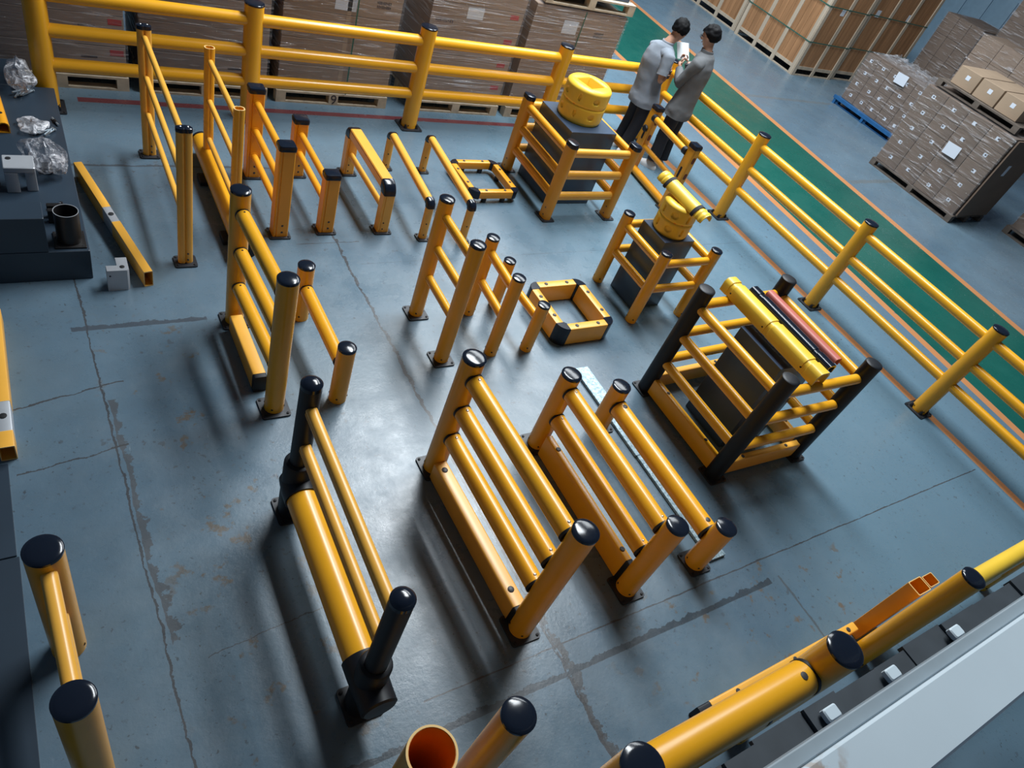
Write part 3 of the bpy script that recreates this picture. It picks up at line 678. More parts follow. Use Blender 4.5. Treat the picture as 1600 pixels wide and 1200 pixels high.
# ------------------------------------------------------------------ pallets and cartons
def boxv(x0, x1, y0, y1, z0, z1): return B().box(x0, x1, y0, y1, z0, z1)
def pallet(label, x0, x1, y0, y1, h=0.14, m=WOOD, axis='x', z=0.0, group=None, name='pallet'):
    """deck boards, nine blocks and bottom runners; axis = direction of the open front"""
    t = thing(name, label, 'pallet', ((x0 + x1) / 2, (y0 + y1) / 2, z), group)
    td = 0.022
    n = 7
    for i in range(n):
        if axis == 'x':
            w = (y1 - y0) / n; a = y0 + i * w; boxv(x0, x1, a, a + w * .82, z + h - td, z + h).build('deck_board', m, t, smooth=False)
        else:
            w = (x1 - x0) / n; a = x0 + i * w; boxv(a, a + w * .82, y0, y1, z + h - td, z + h).build('deck_board', m, t, smooth=False)
    for fx in (0, .5, 1):
        for fy in (0, .5, 1):
            bw = 0.11; cx = x0 + bw / 2 + fx * (x1 - x0 - bw); cy = y0 + bw / 2 + fy * (y1 - y0 - bw)
            boxv(cx - bw / 2, cx + bw / 2, cy - bw / 2, cy + bw / 2, z + td, z + h - td).build('block', m, t, smooth=False)
    for f in (0, .5, 1):
        if axis == 'x':
            cy = y0 + .05 + f * (y1 - y0 - .10); boxv(x0, x1, cy - .05, cy + .05, z, z + td).build('runner', m, t, smooth=False)
        else:
            cx = x0 + .05 + f * (x1 - x0 - .10); boxv(cx - .05, cx + .05, y0, y1, z, z + td).build('runner', m, t, smooth=False)
    return t
BOXME = {}
def shared_box(sx, sy, sz, m, bev=0.006):
    k = (round(sx, 3), round(sy, 3), round(sz, 3), m.name)
    if k not in BOXME:
        o = B().box(-sx / 2, sx / 2, -sy / 2, sy / 2, 0, sz, bev).build('tmp', m); BOXME[k] = o.data; bpy.data.objects.remove(o)
    return BOXME[k]
def carton(label, x0, x1, y0, y1, z0, z1, m=CARD, group=None, name='carton'):
    me = shared_box(x1 - x0, y1 - y0, z1 - z0, m)
    o = bpy.data.objects.new(name, me); COL.objects.link(o); o.location = ((x0 + x1) / 2, (y0 + y1) / 2, z0)
    return tag(o, label, 'carton', group)
def sticker(par, m, c, w, h, face, name='sticker', th=0.0015, tilt=0.0):
    """thin paper on a carton face; face '-y' or '-x'"""
    c = Vector(c); ct, st = math.cos(tilt), math.sin(tilt)
    pr = [(a * ct - b * st, a * st + b * ct) for a, b in rrect(w, h, 0)]
    if face == '-y': r = [[(c.x + a, c.y + k, c.z + b) for a, b in pr] for k in (-th, 0.001)]
    else: r = [[(c.x + k, c.y - a, c.z + b) for a, b in pr] for k in (-th, 0.001)]
    return B().loft(r).build(name, m, par, smooth=False)
def print_marks(par, c, w, h, face, n=8, rows=1):
    """illegible stencilled lettering: a row of thin strokes, one flat print"""
    b = B(); c = Vector(c)
    for r in range(rows):
        for i in range(n):
            u = (i + .5) / n * w - w / 2; hh = h / rows * (.75 if (i * 7 + r) % 3 else .5); zc = c.z + h / 2 - (r + .5) * h / rows
            ww = w / n * .33
            q = [(u - ww, -hh / 2), (u + ww, -hh / 2), (u + ww * .6, hh / 2), (u - ww, hh / 2)]
            b.loft([[(c.x + a, c.y - k, zc + v) for a, v in q] if face == '-y' else [(c.x - k, c.y - a, zc + v) for a, v in q] for k in (0.002, -0.001)])
    o = b.build('printed_text', INK, par, smooth=False); o['kind'] = 'stuff'; return o
def wrap(label, x0, x1, y0, y1, z0, z1, m=FILM, amp=0.008, seed=0, top=True):
    """stretch film skin hugging a stack, slightly rumpled"""
    b = B(); g = 0.012; x0 -= g; x1 += g; y0 -= g; y1 += g; z1 += g
    nu, nv = 24, 22
    def disp(p, nrm):
        n = noise.noise(Vector((p[0] * 3 + seed, p[1] * 3, p[2] * 11))) * amp + amp; return tuple(Vector(p) + Vector(nrm) * n)
    per = []
    for i in range(nu): per.append(((x0 + (x1 - x0) * i / nu, y0), (0, -1, 0)))
    for i in range(nu): per.append(((x1, y0 + (y1 - y0) * i / nu), (1, 0, 0)))
    for i in range(nu): per.append(((x1 - (x1 - x0) * i / nu, y1), (0, 1, 0)))
    for i in range(nu): per.append(((x0, y1 - (y1 - y0) * i / nu), (-1, 0, 0)))
    rings = [[disp((p[0], p[1], z0 + (z1 - z0) * k / nv), nn) for p, nn in per] for k in range(nv + 1)]
    b.loft(rings, cap=False)
    if top: b.f.append(tuple(len(b.v) - len(per) + j for j in range(len(per))))
    o = b.build('stretch_wrap', m, loc=((x0 + x1) / 2, (y0 + y1) / 2, z0), angle=60); return tag(o, label, 'stretch wrap')

YB = 7.84
back = [('first', 'behind the left end of the fence', -0.25, 0.94), ('second', 'between the two left fence posts', 1.05, 2.33), ('third', 'left of the centre post', 2.43, 3.78),
        ('fourth', 'right of the centre post', 4.12, 5.40), ('fifth', 'at the right end beside the green walkway', 5.52, 7.02)]
for si, (nm, where, x0, x1) in enumerate(back):
    pallet('pale wooden pallet under the %s carton stack %s' % (nm, where), x0, x1, YB - .02, YB + 1.05)
    if si == 2:
        b9 = [c for c in bpy.data.objects if c.name.startswith('block')]
    nl = 5 if si == 4 else 6
    hh = (1.50 - .145) / 4.5 if si == 4 else 0.30
    top = 0.142 + nl * hh if si != 4 else 1.50
    if si == 4: nl, hh = 4, (1.50 - .142) / 4
    for k in range(nl):
        z0 = 0.142 + k * hh
        lev = ('bottom', 'second', 'third', 'fourth', 'fifth', 'top')[k] if k < nl - 1 else 'top'
        c = carton('wide brown carton, %s layer of the %s stack behind the fence' % (lev, nm), x0 + .012, x1 - .012, YB, YB + 1.0, z0 + .001, z0 + hh - .002, CARD if si in (2, 3, 4) else CARDM, 'cartons of the %s fence stack' % nm)
        fx = x1 - .11
        if si in (0, 1, 3) and k < 4: sticker(c, REDL, (fx - (.03 if si else -.02), YB, z0 + hh * .80), 0.12, 0.055, '-y', 'red_sticker')
        if si in (0, 1): sticker(c, INK, (x0 + (x1 - x0) * .72, YB, z0 + hh * .62), 0.14, 0.022, '-y', 'dark_label')
        if si == 2 and k == 3: sticker(c, PAPER, (3.11, YB, 1.165), 0.245, 0.15, '-y', 'paper_sheet', tilt=-.03)
        if si == 2 and k == 3: print_marks(c, (3.545, YB, 1.20), 0.17, 0.085, '-y', 9, 2)
        if si == 3 and k == 3: sticker(c, PAPER, (4.71, YB, 1.26), 0.22, 0.13, '-y', 'paper_sheet', tilt=.02)
        if si == 3 and k == 3: print_marks(c, (4.32, YB, 1.14), 0.24, 0.06, '-y', 9, 1)
        if si == 4 and k == 3: sticker(c, PAPER, (6.13, YB, 1.27), 0.235, 0.165, '-y', 'paper_sheet')
        if si == 4 and k == 3: print_marks(c, (6.63, YB, 1.22), 0.16, 0.09, '-y', 8, 2)
        if si in (2,): sticker(c, CARDL, ((x0 + x1) / 2 + .05, YB, z0 + hh / 2), 0.05, hh * .98, '-y', 'packing_tape')
    wrap('clear stretch film round the %s carton stack behind the fence' % nm, x0 + .012, x1 - .012, YB, YB + 1.0, 0.15, top if si == 4 else 1.94, FILM if si > 2 else FILM2, seed=si * 5.3)
for x, lab in ((3.235, 'green plastic strap on the stack with the white sheet left of the centre post'), (6.29, 'green plastic strap on the carton stack beside the walkway')):
    o = boxv(x - .008, x + .008, YB - .035, YB - .033, 0.15, 1.94 if x < 4 else 1.5).build('strap', STRAP, smooth=False, loc=(x, YB - .034, .15)); tag(o, lab, 'strap')
pallet('pale wooden pallet lying on top of the carton stack beside the walkway', 5.62, 7.06, YB - .02, YB + 1.03, z=1.525)
c = carton('slate grey sheet load on the upper pallet beside the walkway', 5.68, 6.98, YB + .06, YB + .98, 1.667, 1.80, NAVY)
# painted figure 9 on the middle block of the third pallet
fc = bpy.data.curves.new('nine', 'FONT'); fc.body = '9'; fc.size = 0.16; fc.extrude = 0.001; fc.align_x = 'CENTER'
fo = bpy.data.objects.new('nine', fc); COL.objects.link(fo); dg = bpy.context.evaluated_depsgraph_get(); me = bpy.data.meshes.new_from_object(fo.evaluated_get(dg)); bpy.data.objects.remove(fo)
pal3 = [o for o in bpy.data.objects if o.name.startswith('pallet') and 'third' in o.get('label', '')][0]
no = bpy.data.objects.new('painted_figure', me); me.materials.append(INK); COL.objects.link(no); no.parent = pal3
no.location = Vector((3.105, YB - .0225, 0.015)) - Vector(pal3.location); no.rotation_euler = (PI / 2, 0, 0)

# --- right-hand goods: wrapped small cartons
def loose_film(label, x0, x1, y0, y1, z, amp, seed):
    nx, ny = 26, 34; b = B()
    for i in range(nx + 1):
        for j in range(ny + 1):
            u, v = i / nx, j / ny; e = min(u, 1 - u, v, 1 - v) * 5; e = min(1, e)
            h = abs(noise.noise(Vector((u * 5 + seed, v * 7, 0)))) + .6 * abs(noise.noise(Vector((u * 13, v * 17 + seed, 2)))) + .25 * noise.noise(Vector((u * 31, v * 37, seed)))
            b.v.append((x0 + (x1 - x0) * u, y0 + (y1 - y0) * v, z + .006 + max(0, h) * amp * e))
    for i in range(nx):
        for j in range(ny): b.f.append((i * (ny + 1) + j, (i + 1) * (ny + 1) + j, (i + 1) * (ny + 1) + j + 1, i * (ny + 1) + j + 1))
    o = b.build('loose_film', FILM, loc=((x0 + x1) / 2, (y0 + y1) / 2, z), angle=30); return tag(o, label, 'plastic film')
def grid_stack(nm, where, xf, depth, y0, y1, z0, cols, rows, hh, m, seed, lab=True, deep=1, wlabel=None):
    w = (y1 - y0) / cols
    for r in range(rows):
        for c in range(cols):
            for dd in range(deep):
                a = y0 + c * w; z = z0 + r * hh; xa = xf + dd * depth / deep
                o = carton('brown carton of the %s, %s row up, %s column from left' % (nm, ('bottom', 'second', 'third', 'fourth', 'fifth', 'sixth')[r], ('first', 'second', 'third', 'fourth', 'fifth')[cols - 1 - c]), xa + .004, xa + depth / deep - .004, a + .005, a + w - .005, z + .002, z + hh - .003, m, 'cartons in the %s' % nm)
                if lab and dd == 0:
                    sticker(o, PAPER, (xa + .004, a + w * .52 + random.uniform(-.03, .03), z + hh * .55), 0.068, 0.058, '-x', 'label')
                    sticker(o, INK, (xa + .0028, a + w * .52 - .01, z + hh * .56), 0.028, 0.026, '-x', 'printed_patch')
    wrap(wlabel or 'stretch film wrapped round the %s of cartons' % nm, xf, xf + depth, y0, y1, z0, z0 + rows * hh, FILM2, 0.010, seed)
pallet('wooden pallet under the front stack of labelled cartons right of the walkway', 13.28, 14.45, 5.06, 6.97, 0.13, WOODD, 'y')
grid_stack('front labelled stack', '', 13.32, 1.08, 5.10, 6.94, 0.135, 4, 5, 0.288, CARDD, 3.0)
pallet('blue pallet under the rear stack of labelled cartons', 15.05, 16.2, 7.68, 9.46, 0.16, BLUEP, 'y')
grid_stack('rear labelled stack', '', 15.10, 1.05, 7.74, 9.40, 0.165, 5, 4, 0.245, CARDD, 9.0)
o = boxv(14.99, 15.045, 7.62, 9.50, 0.10, 0.165).build('pallet_rail', BLUEP, smooth=False, loc=(15.02, 8.56, 0)); tag(o, 'bright blue steel edge rail of the blue pallet', 'rail')
for y in (7.7, 8.6, 9.44):
    o2 = boxv(15.0, 15.04, y - .03, y + .03, 0.0, 0.10).build('rail_foot', BLUEP, o, smooth=False)
    o2.location = -Vector(o.location) if False else Vector((0, 0, 0))
loose_film('crumpled clear film heaped on the rear labelled stack', 15.12, 16.1, 7.8, 9.38, 1.175, 0.16, 2.0)
loose_film('crumpled clear film along the top edge of the front labelled stack', 13.34, 13.62, 5.2, 6.92, 1.61, 0.06, 7.0) if False else None
for lab, xf, c in (('front', 13.30, (5.83, 0.95)), ('rear', 15.08, (8.40, 1.06))):
    p = sticker(None, PAPER, (xf - .022, c[0], c[1]), 0.27, 0.20, '-x', 'delivery_note', tilt=.05); tag(p, 'white delivery sheet taped on the %s labelled carton stack' % lab, 'paper')
pallet('dark wooden pallet lying on top of the front labelled stack', 13.42, 14.7, 5.22, 6.90, 0.12, WOODD, 'y', 1.60)
for i in range(3):
    y = 5.40 + i * .46
    o = carton('large carton with pale top, %s of three on the upper dark pallet' % ('nearest', 'middle', 'farthest')[i], 13.55, 14.75, y, y + .43, 1.725, 2.02, CARDL, 'three cartons on the upper pallet')
    sticker(o, PAPER, (13.55, y + .2, 1.90), 0.075, 0.07, '-x', 'label')
o = boxv(13.34, 14.40, 5.035, 5.06, 0.16, 1.57).build('cardboard_sheet', CARDD, smooth=False, loc=(13.87, 5.06, .16)); tag(o, 'plain cardboard sheet along the side of the front labelled stack', 'cardboard')
sticker(o, PAPER, (13.72, 5.035, 1.05), 0.10, 0.19, '-y', 'label')
pallet('dark pallet under the shadowed stack at the right edge', 14.75, 16.0, 3.1, 4.75, 0.14, WOODD, 'y')
grid_stack('shadowed right-edge stack', '', 14.8, 1.1, 3.15, 4.7, 0.145, 3, 4, 0.30, CARDD, 14.0, False)
pallet('dark pallet under the wrapped stack behind the upper cartons', 16.95, 18.1, 6.95, 8.55, 0.14, WOODD, 'y')
grid_stack('wrapped stack behind', '', 17.0, 1.05, 7.0, 8.5, 0.145, 3, 5, 0.405, CARD, 21.0, False)
pallet('dark pallet under the dim stack behind the rear labelled stack', 19.0, 20.7, 9.5, 10.66, 0.14, WOODD, 'y')
grid_stack('dim far stack', '', 19.05, 1.6, 9.55, 10.62, 0.145, 3, 4, 0.46, CARDD, 27.0, False)
pallet('dark pallet under the tall wrapped stack at the top right corner', 19.1, 20.3, 7.4, 9.35, 0.14, WOODD, 'y')
grid_stack('tall corner stack', '', 19.15, 1.1, 7.45, 9.3, 0.145, 2, 6, 0.56, CARDD, 33.0, False)
t = thing('steel_cabinet', 'pale blue-grey panelled cabinet behind the far stacks at the top edge', 'cabinet', (23.2, 12.0, 0)); BG = mat('blue_grey_enamel', (0.19, 0.30, 0.40), 0.45, var=.05)
B().box(22.4, 24.4, 10.2, 14.2, 0, 2.6, .02).build('carcass', BG, t)
for k in range(6): B().box(22.36, 22.41, 10.25 + k * .655, 10.87 + k * .655, 0.1, 2.5, .012).build('panel', BG, t)
# --- wooden crates
def crate(label, x0, x1, y0, y1, h, faces=('-x', '-y')):
    t = thing('wooden_crate', label, 'crate', ((x0 + x1) / 2, (y0 + y1) / 2, 0)); zb = 0.16
    boxv(x0 + .03, x1 - .03, y0 + .03, y1 - .03, zb, h).build('inner_panel', PLY, t, smooth=False)
    for face in ('-x', '-y'):
        L = (y1 - y0) if face == '-x' else (x1 - x0); n = max(6, int(L / .17)); w = L / n
        for i in range(n):
            a = i * w + .004; e = (i + 1) * w - .004
            if face == '-x': boxv(x0 + .008, x0 + .031, y0 + a, y0 + e, zb, h - .01).build('plank', PLY, t, smooth=False)
            else: boxv(x0 + a, x0 + e, y0 + .008, y0 + .031, zb, h - .01).build('plank', PLY, t, smooth=False)
        for f in ((0.035, 0.5, 0.965) if L < 1.9 else (0.025, 0.34, 0.66, 0.975)):
            c = L * f
            if face == '-x': boxv(x0 - .016, x0 + .010, y0 + c - .05, y0 + c + .05, 0, h).build('batten', PLYB, t, smooth=False)
            else: boxv(x0 + c - .05, x0 + c + .05, y0 - .016, y0 + .010, 0, h).build('batten', PLYB, t, smooth=False)
        if face == '-x': boxv(x0 - .004, x0 + .05, y0, y1, 0.0, 0.022).build('runner', PLYB, t, smooth=False); boxv(x0 - .006, x0 + .012, y0, y1, zb - .02, zb + .05).build('sill', PLYB, t, smooth=False)
        else: boxv(x0, x1, y0 - .004, y0 + .05, 0.0, 0.022).build('runner', PLYB, t, smooth=False); boxv(x0, x1, y0 - .006, y0 + .012, zb - .02, zb + .05).build('sill', PLYB, t, smooth=False)
    for z in (0.74, 1.50):
        b = B(); g = .021
        b.box(x0 - g - .003, x0 - g, y0 - g, y1, z, z + .022); b.box(x0 - g, x1, y0 - g - .003, y0 - g, z, z + .022)
        b.build('steel_strap', STRAP, t, smooth=False)
    return t
cA_ = crate('strapped orange plywood crate nearest the walkway with a corner facing the men', 14.85, 16.32, 10.70, 12.78, 2.3)
sticker(cA_, PAPER, (15.42, 10.707, 1.44), 0.13, 0.15, '-y', 'label')
crate('strapped orange plywood crate farther along the walkway at the top edge', 14.95, 16.4, 12.92, 15.2, 2.3)
cC_ = crate('browner plywood crate standing right of the nearest strapped crate', 16.42, 18.9, 10.78, 12.7, 2.2)
sticker(cC_, PAPER, (16.75, 10.787, 1.55), 0.15, 0.15, '-y', 'label'); sticker(cC_, PAPER, (18.0, 10.787, 1.6), 0.15, 0.15, '-y', 'label')

# ------------------------------------------------------------------ left-hand slate platform and the parts on it
t = thing('display_platform', 'dark slate-blue platform with a raised block at the left edge', 'platform', (-0.6, 6.0, 0))
B().box(-3.0, 0.255, 4.86, 7.28, 0, 0.265, 0.008).build('low_deck', SLATE, t)
B().box(-3.0, 0.0, 4.858, 5.06, 0.266, 0.555, 0.006).build('raised_block', SLATE, t)
ZP = 0.266
o = B().box(-3.0, 0.05, 7.285, 7.78, 0, 0.265, 0.008).build('platform_block', SLATE, loc=(-1.4, 7.5, 0)); tag(o, 'dark slate block behind the platform beside the leftmost fence post', 'platform')
def blob_bag(label, c, sx, sy, sz, seed, rot=0.0):
    """crumpled clear bag: a folded, pinched skin"""
    b = B(); n, mrows = 28, 14; rings = []
    for k in range(mrows + 1):
        v = k / mrows; prof = math.sin(PI * min(v * 1.0 + .06, 1)) ** .6; ring = []
        for i in range(n):
            a = 2 * PI * i / n; w = 1 + .38 * noise.noise(Vector((math.cos(a) * 1.7 + seed, math.sin(a) * 1.7, v * 3))) + .10 * math.sin(a * 5 + seed + v * 5)
            x, y = math.cos(a) * sx / 2 * prof * w, math.sin(a) * sy / 2 * prof * w
            ring.append((c[0] + x * math.cos(rot) - y * math.sin(rot), c[1] + x * math.sin(rot) + y * math.cos(rot), ZP + .002 + max(0, sz * v * (1 + .25 * noise.noise(Vector((math.cos(a) * 2, math.sin(a) * 2, seed + v * 2)))))))
        rings.append(ring)
    t = thing('plastic_bag', label, 'bag', (c[0], c[1], ZP)); b.loft(rings).build('film', BAG, t, angle=25); return t
def bolts_in(t, c, n, seed, L=0.09):
    rnd = random.Random(seed)
    for i in range(n):
        a = rnd.uniform(-.4, .4) + .9; p = Vector((c[0] + (i - n / 2) * .022 + rnd.uniform(-.01, .01), c[1] + rnd.uniform(-.02, .02), ZP + .014 + (i % 2) * .016)); d = Vector((math.cos(a), math.sin(a), 0)) * L / 2
        rod('anchor_bolt', p - d, p + d, 0.0075, BOLT, t, 8); B().lathe([(0.013, 0), (0.013, .010)], p + d, d, 6).build('bolt_head', BOLT, t)
t = blob_bag('long clear bag of blue-zinc anchor bolts at the far end of the platform', (0.0, 7.18), 0.20, 0.30, 0.30, 1.3, .3); bolts_in(t, (0.01, 7.12), 5, 2, 0.13)
t = blob_bag('flat crumpled clear bag of bolts in the middle of the platform', (0.04, 6.55), 0.22, 0.26, 0.07, 4.1, .1); bolts_in(t, (0.12, 6.47), 5, 5, 0.12)
t = blob_bag('puffed clear bag beside the aluminium bracket on the platform', (0.085, 5.93), 0.26, 0.40, 0.27, 7.7, .5)
B().box(0.05, 0.12, 5.86, 5.96, ZP, ZP + .05, 0.01).build('bagged_part', PLUG, t)
# loose anchor bolt between two bags
t = thing('anchor_bolt', 'single bright anchor bolt lying beside the flat bag on the platform', 'bolt', (0.21, 6.66, ZP)); rod('shank', (0.19, 6.72, ZP + .012), (0.225, 6.60, ZP + .012), 0.009, BOLT, t, 10); rod('sleeve', (0.202, 6.68, ZP + .012), (0.213, 6.64, ZP + .012), 0.013, STEEL, t, 10)
# marker pen
t = thing('marker_pen', 'white marker pen lying near the puffed bag on the platform', 'pen', (-0.02, 6.22, ZP)); rod('barrel', (-0.03, 6.33, ZP + .011), (-0.005, 6.14, ZP + .011), 0.011, PAPER, t, 12); rod('tip', (-0.033, 6.345, ZP + .011), (-0.03, 6.33, ZP + .011), 0.007, INK, t, 12)
# short orange profile with slots at the frame edge
t = thing('profile_offcut', 'short orange slotted profile lying on the platform at the left frame edge', 'profile', (-0.19, 6.8, ZP))
pr = [(-.04, 0), (.04, 0), (.04, .06), (.03, .082), (.012, .092), (-.012, .092), (-.03, .082), (-.04, .06)]
ro = [[(-0.185 + a + d, y, ZP + b) for a, b in pr] for y, d in ((6.46, .02), (7.15, -.03))]
ri = [[(-0.185 + a * .8 + d, y, ZP + .008 + b * .82) for a, b in pr] for y, d in ((6.46, .02), (7.15, -.03))]
B().loft([ro[0], ro[1], ri[1], ri[0], ro[0]], cap=False).build('profile_shell', AMBER, t)
for y in (6.62, 6.92): B().lathe([(0.018, 0), (0.018, .002)], (-0.178, y, ZP + .0915), n=12).build('slot', HOLE, t)
# aluminium connector bracket on the platform and on the floor
def bracket(label, x, y, z, h, flip=1):
    t = thing('aluminium_bracket', label, 'bracket', (x, y, z))
    pl = [(0, 0), (.135, 0), (.150, .012), (.152, .16), (.075, .16), (.075, .065), (0, .065)]
    pl = [(x + a * flip, y + b) for a, b in pl]
    B().loft([[(a, b, z) for a, b in pl], [(a, b, z + h - .008) for a, b in pl], [(x + (a - x) * .97 + .002, y + (b - y) * .97 + .002, z + h) for a, b in pl]]).build('body', ALU, t)
    B().lathe([(0.017, 0), (0.017, .003), (0.012, .005), (0, .005)], (x + .108 * flip, y + .045, z + h), n=14).build('plug', HOLE, t)
    screw(t, (x + .02 * flip, y, z + h * .75), (0, -1, 0), 0.007, HOLE, 'screw_hole')
    return t
bracket('grey cast aluminium corner bracket on the floor beside the platform', 0.335, 4.70, 0.0, 0.19)
t = thing('aluminium_bracket', 'grey aluminium arch bracket standing on the platform at the left edge', 'bracket', (-0.12, 5.72, ZP))
B().box(-0.20, -0.115, 5.60, 5.66, ZP, ZP + .17, .006).build('leg', ALU, t); B().box(-0.07, -0.0, 5.62, 5.69, ZP, ZP + .17, .006).build('leg', ALU, t)
B().box(-0.20, -0.0, 5.60, 5.78, ZP + .171, ZP + .215, .008).build('top', ALU, t); B().lathe([(0.018, 0), (0.018, .004), (0, .005)], (-0.16, 5.73, ZP + .215), n=14).build('plug', HOLE, t)
t = thing('rubber_foot', 'black rubber ring stack on the platform at the left frame edge', 'rubber part', (-0.29, 5.75, ZP))
for k in range(3): B().lathe([(0.02, .0), (0.05, .002), (0.055, .02), (0.05, .036), (0.02, .038)], (-0.29 - .02 * k, 5.70 + .06 * k, ZP + .001), n=18).build('ring', FOAM, t)
# black steel tube sockets on base plates
def steel_socket(label, x, y, r, h, plate):
    t = thing('steel_socket', label, 'post socket', (x, y, ZP))
    B().box(x - plate / 2, x + plate / 2, y - plate / 2, y + plate / 2, ZP, ZP + .012, .003).build('base_plate', STEEL, t)
    hollow('tube', circ(r, 36), (x, y, ZP + .012), (x, y, ZP + h), 0.07, STEEL, t)
    hollow('worn_rim', circ(r * 1.002, 36), (x, y, ZP + h), (x, y, ZP + h + .002), 0.05, ALU, t)
    for sx in (-1, 1):
        for sy in (-1, 1): B().lathe([(0.010, .012), (0.010, .0135)], (x + sx * (plate / 2 - .02), y + sy * (plate / 2 - .02), ZP), n=10).build('bolt_hole', HOLE, t)
    return t
steel_socket('dark steel tube socket with square plate at the platform corner', 0.14, 4.985, 0.080, 0.26, 0.20)
t = thing('clamp_part', 'black steel clamp with bolts behind the tube socket on the platform', 'clamp', (0.08, 5.26, ZP))
B().box(0.03, 0.13, 5.20, 5.24, ZP, ZP + .11, .006).build('jaw', STEEL, t); B().box(0.03, 0.13, 5.265, 5.305, ZP, ZP + .11, .006).build('jaw', STEEL, t)
for z in (.03, .08): rod('clamp_bolt', (0.12, 5.18, ZP + z), (0.12, 5.34, ZP + z), 0.009, BOLT, t, 10)
for x, y in ((0.07, 5.38), (0.13, 5.40)): B().lathe([(0.03, 0), (0.03, .022), (0.012, .026), (0.012, .05)], (x, y, ZP), n=14).build('collar', STEEL, t)
# yellow square tube with grey coupling on the floor
def floor_beam(label, p0, p1, w, h, s0, s1, loc, cm=ALU):
    t = thing('beam_section', label, 'beam', loc); p0, p1 = Vector(p0), Vector(p1); c = Vector((0, 0, h / 2)); pr = rrect(w, h, .006, 2)
    for a, e in ((p0, p0.lerp(p1, s0)), (p0.lerp(p1, s1), p1)):
        o = hollow('tube', pr, a + c, e + c, 0.12, HONEY, t, up=(0, 0, 1)); d = (e - a).normalized()
        for q, s in ((a, -1), (e, 1)): hollow('cut_rim', pr, q + c, q + c + d * s * .002, 0.12, CUT, o, up=(0, 0, 1))
    sweep('coupling', rrect(w * .99, h * .99, .008, 2), p0.lerp(p1, s0 - .02) + c, p0.lerp(p1, s1 + .02) + c, cm, t, up=(0, 0, 1)) if False else sweep('coupling', rrect(w * .98, h * .98, .008, 2), p0.lerp(p1, s0) + c, p0.lerp(p1, s1) + c, cm, t, up=(0, 0, 1))
    q = p0.lerp(p1, (s0 + s1) / 2); B().lathe([(0.02, h), (0.02, h + .004), (0.014, h + .006), (0, h + .006)], q, n=14).build('plug', HOLE, t)
    return t
floor_beam('yellow square tube with a grey middle coupling on the floor beside the platform', (0.315, 6.24, 0), (0.615, 4.73, 0), 0.066, 0.145, 0.435, 0.57, (0.46, 5.5, 0))
floor_beam('yellow square tube with grey coupling at the left frame edge', (-0.375, 4.45, 0), (-0.375, 3.235, 0), 0.082, 0.125, 0.70, 0.90, (-0.375, 3.85, 0))
# dark steel sheets on the floor along the left edge
for i, (y0, y1) in enumerate(((2.56, 3.20), (-1.0, 2.55))):
    o = B().box(-3.0, -0.385 + .01 * i, y0, y1, 0.0, 0.012, 0.002).build('steel_sheet', SLATE, loc=(-1.7, (y0 + y1) / 2, 0)); tag(o, 'dark slate steel sheet on the floor, %s piece at the left edge' % ('short far', 'long near')[i], 'steel sheet')

# ------------------------------------------------------------------ mezzanine edge in front of the camera
t = thing('mezzanine_beam', 'white painted steel beam of the mezzanine edge crossing the lower right corner', 'beam', (2.0, -0.16, 2.5)); tag(t, kind='structure')
def beam_mat():
    m = mat('white_painted_steel', (0, 0, 0)); nt = m.node_tree; b = nt.nodes['Principled BSDF']
    tc = nt.nodes.new('ShaderNodeTexCoord'); v = nt.nodes.new('ShaderNodeVectorMath'); v.operation = 'DISTANCE'; v.inputs[1].default_value = (-0.66, 0.02, 0.01)
    n = nt.nodes.new('ShaderNodeTexNoise'); n.inputs['Scale'].default_value = 22; n.inputs['Detail'].default_value = 5
    nt.links.new(tc.outputs['Object'], v.inputs[0]); nt.links.new(tc.outputs['Object'], n.inputs['Vector'])
    r1 = nt.nodes.new('ShaderNodeMapRange'); r1.inputs[1].default_value = .03; r1.inputs[2].default_value = .13; r1.inputs[3].default_value = 1; r1.inputs[4].default_value = 0
    r2 = nt.nodes.new('ShaderNodeMapRange'); r2.inputs[1].default_value = .48; r2.inputs[2].default_value = .60; r2.inputs[3].default_value = 0; r2.inputs[4].default_value = .7
    nt.links.new(v.outputs['Value'], r1.inputs[0]); nt.links.new(n.outputs[0], r2.inputs[0])
    mu = nt.nodes.new('ShaderNodeMath'); mu.operation = 'MULTIPLY'; nt.links.new(r1.outputs[0], mu.inputs[0]); nt.links.new(r2.outputs[0], mu.inputs[1])
    mx = nt.nodes.new('ShaderNodeMix'); mx.data_type = 'RGBA'; nt.links.new(mu.outputs[0], mx.inputs[0]); mx.inputs[7].default_value = (.34, .20, .10, 1)
    src = b.inputs['Base Color'].links[0].from_socket; nt.links.new(src, mx.inputs[6]); nt.links.new(mx.outputs[2], b.inputs['Base Color'])
beam_mat()
B().box(-1.0, 7.5, -0.245, -0.088, 2.35, 2.50, 0.012).build('top_flange', BEAMW, t)
B().box(-1.0, 7.5, -0.087, -0.050, 2.33, 2.465, 0.006).build('front_lip', mat('grey_painted_steel', (0.30, 0.36, 0.40), 0.5, var=.06), t)
# row of grey panels and white clips hung below the beam
rnd = random.Random(4); x = 1.2; k = 0
t = thing('panel_ledge', 'row of dull grey panels with white clips under the white mezzanine beam', 'panel row', (3.0, -0.08, 1.45))
while x < 5.2:
    w = rnd.uniform(.16, .34); y1 = 0.015 + rnd.uniform(-.012, .010); boxv(x, x + w - .004, -0.24, y1, 1.42 + rnd.uniform(-.02, .02), 1.46 + rnd.uniform(-.01, .02)).build('panel', GREYP, t, smooth=False); x += w; k += 1
for x in (2.42, 2.88, 3.45): B().box(x, x + .085, -0.075, -0.02, 1.485, 1.52, 0.010).build('clip', BEAMW, t)

